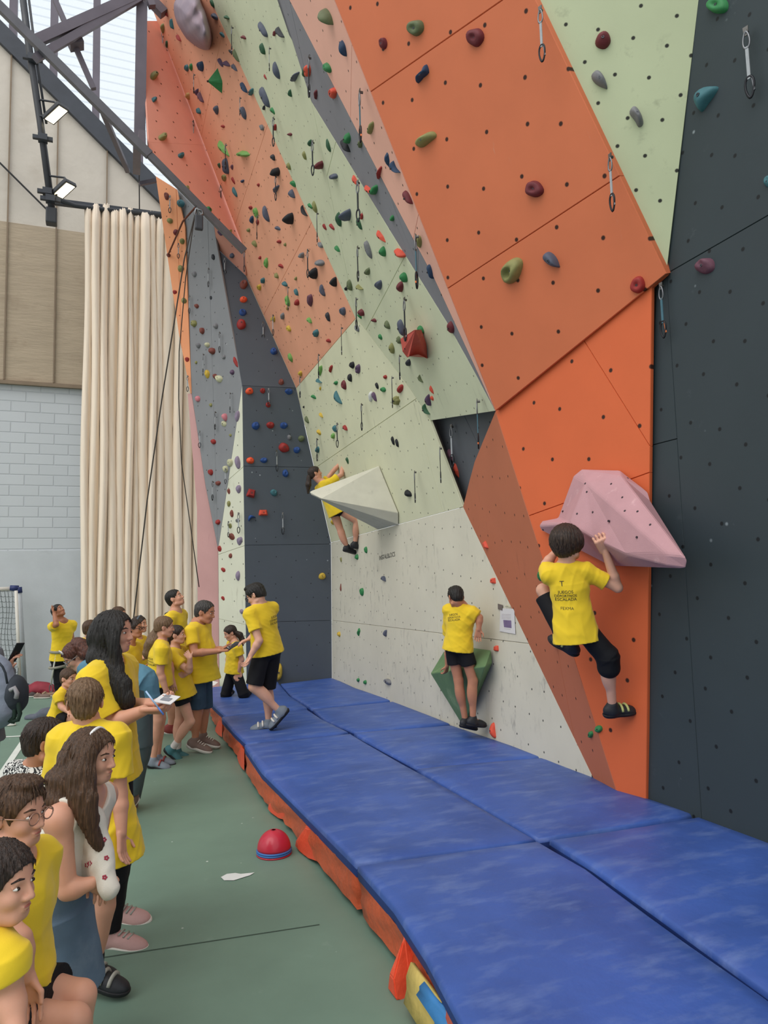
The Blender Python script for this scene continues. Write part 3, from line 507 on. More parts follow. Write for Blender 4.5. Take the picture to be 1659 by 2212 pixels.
_HD={
'A':"""225 105 40 80 -20 red tear|278 205 45 85 -10 teal kidney|335 325 45 75 -30 red tear|195 245 48 78 0 khaki jug|232 380 36 60 0 forest crimp|138 635 75 75 0 olive dome|137 845 60 55 20 teal tear|212 1160 80 65 0 olive dome|368 1320 60 48 0 teal jug|143 1348 35 32 0 teal dome|415 1610 45 65 0 olive jug|620 30 50 72 -10 forest jug|638 143 60 70 -30 slate jug|742 152 60 75 -40 forest crimp|705 298 45 55 -30 teal crimp|885 322 62 65 -40 maroon crimp|1050 255 75 140 -25 slate oval|1195 280 75 110 -30 charcoal kidney|1153 287 32 45 0 maroon button|1050 420 60 92 -15 forest oval|775 442 28 40 -30 charcoal crimp|825 475 60 120 -20 moss kidney|1165 605 70 150 -15 slate oval|1075 660 30 58 -20 red flake|1325 660 75 140 20 slate horn|1405 615 45 82 0 forest oval|690 535 46 78 -20 purple jug|742 545 70 78 -40 purple kidney|808 578 52 84 -35 slate tear|400 583 50 60 0 teal jug|438 575 42 58 0 green jug|517 570 75 80 0 navy jug|640 690 130 215 -8 green pyramid|492 788 50 58 0 purple kidney|522 832 58 88 -20 plum kidney|410 822 50 58 0 tan jug|505 948 45 55 -20 teal dome|650 940 60 76 0 slate jug|712 1080 45 40 -40 red crimp|890 750 60 100 -30 navy tear|955 785 60 82 20 teal horn|1065 830 80 180 -20 slate oval|1065 920 30 45 0 charcoal dome|1135 950 50 65 -20 green crimp|1287 797 50 60 -10 forest kidney|880 965 65 112 -15 slate jug|1045 1088 45 50 -20 grey button|1158 1088 40 55 0 red dome|1282 1150 66 52 -50 maroon crimp|1457 1222 50 60 0 forest tear|1612 1245 45 106 -15 forest oval|1410 1330 45 74 -15 olive tear|1275 1422 52 60 -20 olive tear|1540 1412 60 65 0 maroon sphere|708 1275 90 170 -25 lime flake|872 1320 125 140 -50 lime flake|735 1420 74 140 -8 slate pinch|680 1415 38 45 0 forest crimp|790 1428 35 48 0 plum crimp|1140 1345 55 55 -20 charcoal tear|1165 1470 60 75 0 black sphere|720 1520 50 60 0 olive jug|800 1543 36 60 -20 red crimp|880 1548 46 40 20 navy tear|812 1640 45 86 -20 teal oval|1015 1580 36 32 0 red crimp|1165 1615 58 84 20 slate horn|1312 1570 54 60 -20 green jug|1302 1655 65 76 -20 slate kidney|595 1790 84 66 50 green tear|945 1775 50 46 20 red crimp|990 1820 55 86 -10 lime jug|1078 1825 62 136 -15 slate pinch|958 1875 45 60 0 navy dome|1005 1898 42 48 0 red crimp|1178 1950 50 58 -45 slate crimp|1280 1868 66 90 0 black sphere|1405 1802 52 102 -25 black crescent|1455 1762 50 55 -30 green crimp|1496 1768 50 96 -15 olive oval|932 1965 36 35 0 olive dome|780 1980 42 50 0 olive jug|1580 1940 40 60 -20 red crimp|1642 1940 48 62 -30 red crimp|1190 2065 55 46 -50 red crimp|1245 2088 26 30 0 olive dome|983 2080 42 60 -20 olive dome|1545 2090 42 56 -30 grey button|790 2182 36 40 0 slate dome|1385 2180 40 48 0 grey sphere|232 1670 38 60 0 brown jug|352 1730 56 58 0 teal dome|260 1880 45 42 0 olive dome|312 1978 40 48 0 maroon dome|365 2055 40 44 0 olive dome|690 1985 44 52 -20 purple crimp""",
'B':"""400 150 150 150 -30 moss tear|550 420 85 135 -15 navy tear|410 585 86 92 -20 green jug|250 605 76 100 0 coral button|455 800 95 95 0 coral jug|322 808 44 80 0 maroon tear|585 1185 76 86 0 green dome|570 1245 78 120 -30 black tear|697 1230 50 66 0 moss dome|785 1095 70 110 10 olive oval|925 1370 64 130 0 navy flake|990 1430 86 106 -30 navy crescent|862 1475 60 124 10 red horn|1100 1690 88 120 -30 maroon tear|468 1508 92 84 -50 slate oval|655 1550 66 116 -20 coral flake|770 1630 76 130 -35 coral flake|810 1625 86 86 10 green dome|970 1865 46 50 0 green dome|580 1840 76 96 0 slate sphere|515 1875 62 120 -10 forest oval|690 1915 56 106 -20 forest tear|713 1848 36 50 0 red button|870 2025 74 130 -25 coral flake|505 2125 50 62 -30 green tear|760 2135 70 152 -15 grey jug|890 2150 66 80 -10 green dome|1030 2165 90 120 -45 coral oval|1195 2070 64 100 0 olive jug|1165 235 136 130 0 moss disc|888 370 72 90 0 maroon jug|1220 630 110 172 18 navy hook|1245 1190 120 175 52 olive pinch""",
'R':"""152 190 78 94 0 maroon disc|455 970 80 82 0 maroon disc|813 200 82 74 -70 maroon oval|798 405 74 108 -38 grey tear|988 590 80 105 -35 grey horn|337 1390 86 130 28 olive pocket|543 1337 74 96 -50 slate tear|987 1462 66 84 0 red disc|1393 25 112 82 0 green disc|1328 497 100 150 35 teal kidney|1325 1362 84 76 -30 plum jug|1655 930 40 62 0 teal jug""",
'C':"""468 758 40 45 0 grey dome|630 612 30 45 0 charcoal dome|488 1030 40 35 0 brown dome|463 1178 50 55 0 olive dome|650 1200 40 46 0 grey dome|532 1240 46 50 0 brown dome|502 1367 40 40 0 grey dome|577 1360 45 40 0 cream dome|617 1412 55 55 0 brown dome|485 1512 22 25 0 olive dome|575 1610 46 66 0 yellow jug|645 1630 40 40 0 brown dome|675 1650 55 60 -30 cream jug|792 1595 35 40 0 purple dome|818 1510 40 100 -10 red flake|497 1822 40 50 0 pink dome|610 1875 25 30 0 olive dome|727 1980 56 66 -10 pink tear|718 2035 50 48 0 cream crimp|832 1970 40 92 10 mauve jug|778 2133 22 22 0 olive dome|630 2188 46 40 0 red dome|610 960 25 30 0 charcoal crimp|720 1465 34 36 0 grey ring|352 708 48 50 0 olive jug|380 982 40 46 0 olive jug|303 910 32 34 0 red crimp|408 1485 32 40 0 red crimp|250 595 30 32 0 brown dome|895 840 60 68 0 brown jug|893 970 56 50 0 orange oval|888 1080 60 50 0 blue jug|875 1180 70 86 0 red oval|1153 1412 55 54 0 blue ring|1215 1675 40 50 0 brown jug|1030 620 30 28 0 red dome|1083 665 46 86 0 lime ring|1205 692 48 56 -40 red crimp|1170 773 40 46 -20 olive dome|1053 815 46 46 0 teal dome|1020 875 50 48 0 yellow jug|1240 845 46 50 -30 teal dome|1335 798 30 30 0 olive dome|1340 915 46 64 -20 teal tear|1265 990 50 90 -10 lime ring|1343 1003 50 50 0 red dome|1450 985 66 96 0 plum jug|1265 1050 25 40 0 tan dome|1558 900 58 100 -15 slate pinch|1535 665 74 84 -50 grey dome|1490 755 56 90 0 black sphere|1140 1145 46 50 0 yellow jug|1220 1120 45 54 0 grey dome|1452 1155 50 52 -30 lime tear|1610 1125 50 76 -15 charcoal tear|1275 1225 46 56 -20 yellow ring|1503 1265 66 60 0 teal dome|1285 1475 48 76 -15 lime jug|1612 1330 46 50 -50 red crimp|945 1755 60 56 0 orange oval|1058 1752 40 45 0 red jug|1283 1758 64 46 0 blue jug|1105 1872 40 42 0 red jug|1000 2050 60 66 0 blue jug|1125 2045 60 56 0 red jug|1240 2048 64 50 0 blue jug|1285 2150 34 40 0 grey dome|1388 2160 50 50 0 moss dome""",
'D':"""760 740 60 56 0 moss dome|690 875 66 82 -45 olive kidney|608 855 62 90 -15 moss oval|580 885 32 36 0 black dome|470 830 86 82 -10 black horn|852 857 76 80 0 slate jug|1068 790 74 80 -15 green dome|1037 870 70 86 0 maroon dome|545 1080 64 70 0 slate jug|708 1090 60 62 -20 maroon dome|695 1120 46 50 -20 green crimp|815 1158 56 58 -50 maroon crimp|928 1195 58 76 -20 moss oval|1045 1220 82 136 -15 slate oval|1215 1235 78 68 -30 green tear|672 1220 44 60 -20 grey oval|868 1300 54 50 -20 green crimp|1028 1325 50 66 -15 moss dome|968 1397 64 84 -10 olive oval|1110 1518 50 60 0 charcoal dome|1470 1218 68 102 -10 maroon oval|1295 740 74 126 -15 navy tear|627 1538 55 54 0 black jug|680 1570 56 76 0 purple ring|612 1645 54 66 -10 black tear|355 1585 46 86 10 lime jug|450 1568 40 62 10 red tear|347 1670 50 64 -40 teal crescent|487 1690 50 52 30 green crimp|560 1705 56 76 -10 maroon ring|360 1735 22 30 0 yellow dome|505 1815 66 120 -25 teal kidney|300 1808 46 58 -40 green crimp|220 1893 16 20 0 black dome|245 2002 38 60 -20 moss oval|365 1963 40 50 -30 yellow tear|345 2112 48 50 -20 yellow crimp|842 1712 34 56 -15 black oval|893 1745 52 52 -40 green oval|912 1638 42 34 0 red dome|1038 1738 54 76 15 red dome|788 1805 46 86 0 white oval|820 1805 48 78 -20 purple tear|1005 1840 76 86 0 olive star|483 2078 46 60 -10 teal oval|570 2073 52 54 -30 red tear|468 2140 46 46 0 lime ring|185 1610 46 46 0 yellow jug|1215 1655 46 72 -25 moss crescent|1307 1752 42 82 -15 coral flake|1310 1822 42 42 -20 coral crimp|1280 1840 70 100 -10 purple kidney|1258 1915 66 92 -25 forest crescent""",
'E':"""925 460 72 90 -50 red oval|1035 480 56 50 0 blue jug|637 570 60 54 0 orange oval|753 568 60 42 0 blue jug|937 680 50 60 0 blue ring|645 848 70 80 15 red wedge|838 845 60 50 30 teal jug|747 1015 76 56 0 coral wedge|645 1062 56 60 60 blue crescent|1252 1560 54 56 0 yellow jug|520 590 44 100 -5 mauve jug|528 815 40 70 0 mauve jug|522 1085 42 30 0 grey crimp|537 1258 44 66 10 mauve jug|525 1555 36 76 0 mauve oval|557 1860 30 40 -20 mauve oval|447 835 26 45 0 brown crimp|447 940 30 46 0 olive oval|473 1025 30 60 0 brown ring|455 1130 36 40 0 olive crimp|470 1222 44 56 -30 brown crimp|462 1385 28 40 0 brown oval|400 1505 30 42 -30 red crimp|398 1748 26 36 -30 red crimp|452 590 50 62 0 cream jug|415 645 44 60 0 cream jug|288 672 44 50 0 red jug|355 765 46 36 0 brown dome|353 1097 40 40 0 red dome|367 1325 34 50 0 red crimp|1203 480 44 52 0 teal dome|1330 1100 36 46 0 yellow jug|1405 1420 25 42 0 olive crimp|1540 1395 40 46 0 green oval|1618 1335 36 52 0 green oval|1580 1695 46 62 0 green jug|1405 1655 22 62 0 brown sliver|1385 2055 40 42 0 yellow jug|1557 2035 40 62 0 green hook|1458 575 34 54 -10 forest crimp""",
'G':"""675 1443 55 52 -30 slate tear|690 1868 40 52 0 slate horn|865 780 52 60 -30 black dome|750 370 34 64 -15 black tear|782 388 34 64 -15 black tear|1530 1458 46 52 0 coral wedge|1555 1985 42 52 0 coral wedge|1470 1180 42 72 -20 coral wedge|1195 485 62 96 -25 plum tear|1238 605 50 126 -10 coral flake""",
'T':"""497 100 46 66 0 green button|568 445 56 50 0 green button|747 918 32 32 0 green button|788 890 34 34 0 green button|245 898 38 72 -10 coral double|5 590 44 40 0 coral jug""",
'P':"""773 1469 9 8 0 green button|788 1474 9 9 0 green button|835 1473 17 17 -30 grey jug""",
'K':"""1400 970 82 165 8 yellow dome""",
}
for c,s in _HD.items():
    for row in s.split('|'):
        x,y,w,h,a,col,kind=row.split(); X,Y=px(c,float(x),float(y)); k=CR[c][2]
        add_hold(X,Y,float(w)*k*1.08,float(h)*k*1.08,float(a),col,kind)
ORD=['topmost','second','third','fourth','fifth','sixth','seventh','eighth','ninth','tenth','eleventh','twelfth','thirteenth']
grp={}
for hd in HOLDS: grp.setdefault((hd['key'],hd['col'],hd['kind']),[]).append(hd)
def num(i):
    return ORD[i]
for (k,col,kind),L in grp.items():
    L.sort(key=lambda d:d['y']); cn=CNAME.get(col,col); kn=KNAME[kind]; pn=PANELNAME[k]
    for i,hd in enumerate(L):
        if len(L)==1: lab=f'only {cn} {kn} hold on the {pn}'
        elif i==0: lab=f'{cn} {kn} hold, highest of {len(L)} such on the {pn}'
        elif i==len(L)-1: lab=f'{cn} {kn} hold, lowest of {len(L)} such on the {pn}'
        else: lab=f'{cn} {kn} hold, {num(i)} from top of {len(L)} such on the {pn}'
        hd['lab']=lab
for hd in HOLDS:
    q=hd['q']; big=hd['px']>13
    lab=hd['lab']; g='holds on the '+PANELNAME[hd['key']]
    if big:
        t=thing('climbing_hold',lab,'climbing hold',q,g); mesh_obj('grip',hd['V'],hd['f'],HM[hd['col']],t,not hd['low'])
        n=hd['n']; u=nrm(np.cross(n,[0,0,1])); v=np.cross(n,u); r=min(.014,hd['s']*.09); z0=hd['V'][0]; rin=r*.5
        mb=MB(); pts=[(math.cos(a),math.sin(a)) for a in np.linspace(0,2*math.pi,10,endpoint=False)]
        P1=[z0+(u*a+v*b)*r+n*.003 for a,b in pts]; P0=[p-n*.02 for p in P1]; P2=[z0+(u*a+v*b)*rin+n*.003 for a,b in pts]; P3=[p-n*.006 for p in P2]
        V=P0+P1+P2+P3; Fq=[]
        for j in range(3):
            for i in range(10): Fq.append((j*10+i,j*10+(i+1)%10,(j+1)*10+(i+1)%10,(j+1)*10+i))
        Fq.append(tuple(30+i for i in range(10))); mesh_obj('bolt',V,Fq,M_BOLT,t)
    else:
        o=mesh_obj('climbing_hold',[np.array(p)-q for p in hd['V']],hd['f'],HM[hd['col']],None,True); o.location=tuple(q); tag(o,lab,'climbing hold',g)
# ---- big volumes
def volume(name,label,verts,faces,mat,bolts=(),bev=.012):
    c=np.mean(verts,0); t=thing(name,label,'climbing volume',(c[0],c[1],min(v[2] for v in verts)))
    o=mesh_obj('shell',verts,faces,mat,t); bm=bmesh.new(); bm.from_mesh(o.data); bmesh.ops.recalc_face_normals(bm,faces=bm.faces[:])
    if bev: bmesh.ops.bevel(bm,geom=bm.edges[:],offset=bev,segments=2,affect='EDGES',profile=.5)
    bm.to_mesh(o.data); bm.free()
    bv=BVHTree.FromPolygons([tuple(map(float,v.co)) for v in o.data.vertices],[tuple(p.vertices) for p in o.data.polygons])
    for (x,y) in bolts:
        h=bv.ray_cast(Vector(EYE),Vector(ray(x,y)).normalized())
        if h[0]:
            p=np.array(h[0]);n=np.array(h[1]); 
            if np.dot(n,p-EYE)>0: n=-n
            u=nrm(np.cross(n,[.1,.2,1])); v=np.cross(n,u); mesh_obj('bolt',[p+(u*math.cos(a)+v*math.sin(a))*.008+n*.002 for a in np.linspace(0,6.283,9)[:-1]]+[p+(u*math.cos(a)+v*math.sin(a))*.008-n*.01 for a in np.linspace(0,6.283,9)[:-1]],[tuple(range(8))]+[(i,i+8,(i+1)%8+8,(i+1)%8) for i in range(8)],MAT('bolt_dark','3a3036',rough=.5),t)
    return t,bv
M_VCR=MAT('cream_volume','cfccbb',rough=.7,var=.05,scale=6,bump=.3,bscale=140,second='a9a697',s2=(.6,.8),s2scale=5)
pl12=PLANES['F12']
def on12(x,y,o=0): return onplane(x,y,pl12[0]+pl12[1]*o,pl12[1])
A=on12(819,1006,.01);B=on12(861,1108,.01);C_=on12(861,1134,.01); 
tip=at(668,1062,depth_of(A)-.15); tipb=at(672,1069,depth_of(A)-.15); kn=at(694,1077,depth_of(A)-.32)
E1=A+np.array([0,.35,-.05]); E2=C_+np.array([0,.75,.0]); 
volume('pyramid_volume','cream pyramid volume jutting out in front of the reaching climber',[A,B,C_,tip,tipb,kn,E2,E1],[(0,3,5,1),(3,4,5),(5,4,2,1),(4,6,2),(3,0,7),(3,7,6,4),(0,1,2,6,7)],M_VCR,[(733,1045),(795,1056),(808,1040),(780,1082)],bev=.01)
M_VPK=MAT('pink_volume','c19499',rough=.65,var=.05,scale=5,bump=.35,bscale=150,second='e3bcbf',s2=(.62,.8),s2scale=6)
p16=PLANES['F16']
def on16(x,y,o=0): return onplane(x,y,p16[0]+p16[1]*o,p16[1])
d0=depth_of(on16(1300,1050))
def pk(x,y,o): return at(*px('S',x,y),depth_of(on16(*px('S',x,y)))-o)
VP=[pk(705,978,.01),pk(900,985,.02),pk(945,1022,.02),pk(1048,1100,.02),pk(1050,1150,.03),  #0-4 top and right wall edge
    pk(660,1015,.02),pk(582,1232,.03),pk(500,1240,.05),pk(484,1272,.08),pk(497,1300,.05),       #5-9 left side
    pk(1140,1415,.60),pk(1230,1425,.60),pk(1246,1450,.59),pk(1240,1492,.56),pk(1140,1480,.58),    #10-14 tip
    pk(728,1050,.16),pk(905,1015,.14),                                                      #15,16 crest
    pk(640,1258,.30),pk(760,1335,.36),pk(850,1480,.06),pk(560,1330,.05),pk(930,1420,.46)]     #17-21 lower lip
VF=[(0,15,16,1),(1,16,2),(16,3,2),(5,15,0),(6,17,15,5),(15,17,18),(15,18,21,10),(16,15,10,11),(3,16,11,12,4),(7,8,17,6),(8,9,20,17),(17,20,19,18),(18,19,21),(21,19,13,14),(21,14,10),(14,13,12,11,10),(4,12,13,19)]
VF+= [(20,9,8,7,6,5,0,1,2,3,4,19)]
_,VPB=volume('wedge_volume','large pink faceted volume with pointed tip gripped by a climber',VP,VF,M_VPK,[px('S',*p) for p in ((795,993),(940,1027),(722,1055),(730,1098),(855,1057),(912,1126),(680,1210),(760,1202),(840,1247),(925,1195),(990,1198),(1055,1266),(985,1330),(505,1292),(605,1197))],bev=.014)
M_VGR=MAT('green_volume','66845a',rough=.65,var=.1,scale=5,bump=.3,bscale=140,second='8fa67c',s2=(.6,.75),s2scale=3)
W0=lambda x,y,o: onx(x,y,3.57-o)
gv=[W0(930,1455,.12),W0(958,1408,.0),W0(1023,1400,.0),W0(1060,1405,.02),W0(1063,1432,.02),W0(1002,1572,.02),W0(985,1448,.27),W0(1048,1440,.16)]
gb=[np.array([3.56,p[1],p[2]]) for p in (gv[0],gv[5])]
volume('triangular_volume','green triangular volume behind the legs of the climber at the cream board',gv+gb,[(0,6,2,1),(6,7,3,2),(7,4,3),(0,5,6),(6,5,7),(7,5,4),(0,1,8),(0,8,9,5)],M_VGR,[],bev=.008)
# red trapezoid hold block and the grey boulder volume at the top
p10=PLANES['F10']
def on10(x,y,o=0): return onplane(x,y,p10[0]+p10[1]*o,p10[1])
rv=[(1045,1310,.16),(1170,1230,.20),(1222,1245,.10),(1265,1365,.02),(1282,1487,.0),(1250,1470,.06),(1195,1447,.17),(1130,1460,.20),(1105,1475,.18),(1070,1420,.2)]
RV=[on10(*px('D',x,y),o) for x,y,o in rv]; BK=[on10(*px('D',x*.86+1175*.14,y*.86+1370*.14),.0) for x,y,o in rv]
n=len(RV); volume('curved_block_volume','red curved block volume on the cream overhang',RV+BK,[tuple(range(n))]+[(i,(i+1)%n,(i+1)%n+n,i+n) for i in range(n)],HM['coral'] if False else MAT('red_block','bd4f43',rough=.6,var=.08,scale=9,bump=.3,bscale=140,second='d8746a',s2=(.6,.75),s2scale=5),[px('D',1085,1395)],bev=.012)
p8=PLANES['F8']
def boulder():
    c,n=p8; v=[];f=[]; NR,NS=12,36
    out=[(660,0),(640,25),(628,70),(622,120),(626,200),(640,300),(685,420),(760,560),(850,690),(960,790),(1080,865),(1190,908),(1262,893),(1300,800),(1312,690),(1300,560),(1262,430),(1225,300),(1180,180),(1120,60),(1090,-60),(1000,-170),(850,-200),(720,-120)]
    ctr=np.array([930,360])
    o3=lambda x,y,h: onplane(300+x*.12055,y*.12055,c+n*h,n)
    N=len(out); P=np.array(out,float)
    def pt(t):
        i=int(t)%N; a=P[i];b=P[(i+1)%N]; return a+(b-a)*(t-int(t))
    v=[o3(*ctr,.55)]
    for i in range(1,NR+1):
        r=i/NR
        for s in range(NS):
            p=pt(s*N/NS); q=ctr+(p-ctr)*r; h=.55*(1-r**3)**.55 if i<NR else -.01
            ridge=.10*math.exp(-((q[0]-1180-(q[1]-400)*.12)/60)**2)*(1-r**6)
            v.append(o3(*q,max(h+ridge+.02*math.sin(q[0]*.02)*math.sin(q[1]*.017),-.01)))
    f=[(0,1+s,1+(s+1)%NS) for s in range(NS)]
    for i in range(NR-1):
        for s in range(NS): a=1+i*NS;b=a+NS; f.append((a+s,b+s,b+(s+1)%NS,a+(s+1)%NS))
    t=thing('boulder_volume','huge rounded grey mauve boulder hold at the top of the glare-paled overhang','climbing volume',c)
    o=mesh_obj('shell',v,f,MAT('mauve_boulder','8a7884',rough=.5,var=.08,scale=3,bump=.2,bscale=60,second='a48a90',s2=(.5,.75),s2scale=1.5),t,True)
boulder()
# ---- quickdraws
M_STEEL=MAT('steel','77797c',rough=.35,metal=.85,bump=0); M_DSL=MAT('black_sling','2b2d31',rough=.8,bump=.2); M_GSL=MAT('grey_sling','a9adb0',rough=.8,bump=.2); M_TSL=MAT('teal_sling','4a6f7c',rough=.8,bump=.2); M_OG=MAT('orange_gate','d9733c',rough=.35,metal=.3,bump=0); M_BKC=MAT('black_carabiner','26272b',rough=.35,metal=.6,bump=0)
M_HANG=MAT('hanger_plate','6c6a66',rough=.4,metal=.8,bump=0)
def ring(cx,cz,w,h,n=18,pear=.25): return [np.array([cx+w/2*math.cos(a)*(1-pear*math.sin(a)),0,cz+h/2*math.sin(a)]) for a in np.linspace(0,2*math.pi,n,endpoint=False)]
def draw_proto(style):
    """quickdraw of length 1 hanging from the origin along -z, wall behind it at +y"""
    t=thing('quickdraw','q','quickdraw')
    mb=MB(); mb.tube([(0,.10,.03),(0,-.01,.03)],.03,8); mb.prism([(-.055,.02,.09),(.055,.02,.09),(.04,.02,-.05),(-.04,.02,-.05)],(0,-.02,0)); mb.build('hanger',M_HANG,t)
    MB().tube(ring(0,-.12,.13,.26),.020,6,closed=True).build('carabiner',M_STEEL,t,True)
    sl={'dark':M_DSL,'grey':M_GSL,'teal':M_TSL}[style]
    MB().box((0,0,-.47),(.065,.03,.50),bev=.008).build('sling',sl,t)
    lc=MB().tube(ring(0,-.84,.17,.32,pear=-.25),.024,6,closed=True).build('carabiner',M_BKC,t,True)
    MB().tube([(.055,0,-.70),(.085,0,-.92)],.022,6).build('gate',M_OG if style=='teal' else M_STEEL,lc)
    return t
PROTO={s:draw_proto(s) for s in ('dark','grey','teal')}; PUSED=set()
def copy_tree(o,parent=None):
    c=o.copy(); COL.objects.link(c)
    if parent is not None: c.parent=parent
    for ch in list(o.children): copy_tree(ch,c)
    return c
_QD={'A':"825 210 440 d|1150 385 575 g|497 620 775 g|893 815 960 g|448 1035 1200 g|1180 985 1220 d|1518 1185 1465 d|767 1220 1420 d|680 1585 1755 d|1197 1485 1685 d|277 1670 1810 g|1035 1825 2015 d|1553 1795 2030 d|508 1780 1940 d|350 2075 2195 g|185 270 450 g",
'B':"305 465 800 d|745 755 1178 t|722 1525 1855 d",
'C':"728 628 765 g|615 705 855 g|452 935 1082 g|925 545 712 d|1470 535 760 d|1300 850 1035 d|710 1250 1412 g|1055 1170 1315 g|570 1435 1605 g|1170 1090 1255 g|800 1765 1922 g|672 1925 2065 g|428 1620 1745 g|1400 1615 1782 g|1560 1425 1615 d|1102 1728 1860 g",
'D':"718 505 782 d|703 945 1190 d|1120 945 1285 d|573 1195 1412 d|1075 1425 1617 d|1008 1620 1862 d|745 1850 2058 d|535 2015 2205 d|1222 410 835 t",
'E':"1230 370 545 d|855 480 640 g|905 1008 1175 g|225 310 442 g|445 630 748 g|335 740 888 g|468 1078 1200 g|555 1008 1165 g",
'G':"952 590 812 d|1240 235 538 g|1152 405 655 d|1448 30 378 t",
'R':"513 38 307 g|868 790 1063 g|1578 155 497 g|1140 1455 1712 t"}
QL=[]
for c,s in _QD.items():
    for row in s.split('|'):
        x,y0,y1,st=row.split(); X,Y0=px(c,float(x),float(y0)); _,Y1=px(c,float(x),float(y1)); QL.append((X,Y0,Y1,st))
info=[]
for X,Y0,Y1,st in QL:
    k,p,n=wallhit(X,Y0+3); info.append((k,X,Y0,Y1,st,p,n))
byp={}
for i in info: byp.setdefault(i[0],[]).append(i)
SNAME=dict(d='black',g='silver grey',t='teal')
for k,L in byp.items():
    L.sort(key=lambda i:i[2])
    for j,(k,X,Y0,Y1,st,p,n) in enumerate(L):
        style={'d':'dark','g':'grey','t':'teal'}[st]; t=PROTO[style]
        if style in PUSED: t=copy_tree(t)
        PUSED.add(style)
        dep=depth_of(p); Ln=(Y1-Y0)*dep/F*1.03; q=p+n*(.055)
        t.location=tuple(q+np.array([0,0,-.02])); w_=Ln*(.9 if Ln<.3 else .72); t.scale=(w_,w_,Ln)
        t.rotation_euler=(0,0,math.atan2(-n[0],n[1])+math.pi+random.Random(int(X*3)).uniform(-.6,.6))
        pn=PANELNAME[k]
        if len(L)==1: lab=f'{SNAME[st]} quickdraw hanging alone on the {pn}'
        elif j==0: lab=f'{SNAME[st]} quickdraw, highest of the {len(L)} draws on the {pn}'
        elif j==len(L)-1: lab=f'{SNAME[st]} quickdraw, lowest of the {len(L)} draws on the {pn}'
        else: lab=f'{SNAME[st]} quickdraw, {ORD[j]} from the top of {len(L)} on the {pn}'
        t['label']=lab; t['group']='quickdraws on the climbing wall'
# chalk-marked name on the cream board, paper notice and plaque
M_INK=MAT('ink','33312e',rough=.7,bump=0); M_PAP=MAT('notice_paper','d9d7d6',rough=.45,var=.03,bump=.1); M_PRP=MAT('notice_purple','77688a',rough=.5,var=.12,scale=30,bump=0); M_PLQ=MAT('grey_plaque','6f6560',rough=.6)
def flat(corners,off,key='F13'):
    c,n=PLANES[key]; return [onplane(*p,c+n*off,n) for p in corners]
def lam(name,corners,mat,parent,off0,off1,key='F13'):
    a=flat(corners,off1,key); b=flat(corners,off0,key); m=len(a); return MB().add(a+b,[tuple(range(m))]+[(i,(i+1)%m,(i+1)%m+m,i+m) for i in range(m)]).build(name,mat,parent)
q=lambda x,y:(1060+x*.0422,1290+y*.0422)
t=thing('paper_notice','white paper notice with purple square taped to the cream board','notice',flat([(1096,1368)],.005)[0])
lam('sheet',[q(490,560),q(1205,600),q(1265,1890),q(455,1745)],M_PAP,t,.004,.008); lam('printed_square',[q(640,1165),q(1045,1190),q(1060,1580),q(680,1530)],M_PRP,t,.008,.0095)
for k in range(4): lam('text_line',[q(560,860+k*75),q(1030,880+k*75),q(1030,895+k*75),q(560,875+k*75)],MAT('faint_ink','aaa2a8',rough=.6,bump=0),t,.008,.0092)
lam('text_line',[q(690,1600),q(1010,1640),q(1010,1655),q(690,1615)],_M['faint_ink'],t,.008,.0092)
MB().tube(flat([q(740,480),q(800,440),q(880,440),q(960,490),q(1020,500)],.012),.004,6).build('hanging_loop',HM['cream'],t)
o=lam('wall_plaque',[q(360,330),q(600,400),q(590,680),q(365,600)],M_PLQ,None,.002,.012); tag(o,'small dark square plaque beside the paper notice','plaque')
def ray_text(txt,size,org,ux,uy,n,mat,name,parent=None,depth=.002,bvh=None,tdir=None,shear=0,bold=0):
    cu=bpy.data.curves.new('t','FONT'); cu.body=txt; cu.size=size; cu.align_x='CENTER'; cu.extrude=0; cu.shear=shear; cu.offset=bold
    ob=bpy.data.objects.new('t',cu); COL.objects.link(ob); dgx=bpy.context.evaluated_depsgraph_get(); dgx.update() if hasattr(dgx,'update') else None
    me=bpy.data.meshes.new_from_object(ob.evaluated_get(bpy.context.evaluated_depsgraph_get())); bpy.data.objects.remove(ob)
    bm=bmesh.new(); bm.from_mesh(me)
    if bvh is not None: bmesh.ops.subdivide_edges(bm,edges=[e for e in bm.edges if e.calc_length()>size*.12],cuts=2)
    V=[]
    for v in bm.verts:
        p=org+ux*v.co.x+uy*v.co.y
        if bvh is not None:
            h=bvh.ray_cast(Vector(p-tdir*.5),Vector(tdir),1.2)
            p=np.array(h[0])-tdir*depth if h[0] else p
        else: p=p+n*depth
        V.append(p)
    bm.verts.index_update(); fs=[[v.index for v in f.verts] for f in bm.faces]; bm.free(); bpy.data.meshes.remove(me)
    return mesh_obj(name,V,fs,mat,parent)
c,n=PLANES['F13']; o0=onplane(836,1201,c,n); u0=nrm(onplane(851,1197,c,n)-o0)
vv=np.cross(n,u0); vv=vv if vv[2]>0 else -vv
o=ray_text('INSTALBLOCS',.085,o0-vv*.03,u0*1.05,vv,n,M_INK,'wall_lettering'); tag(o,'small row of dark printed letters on the low cream board','lettering')
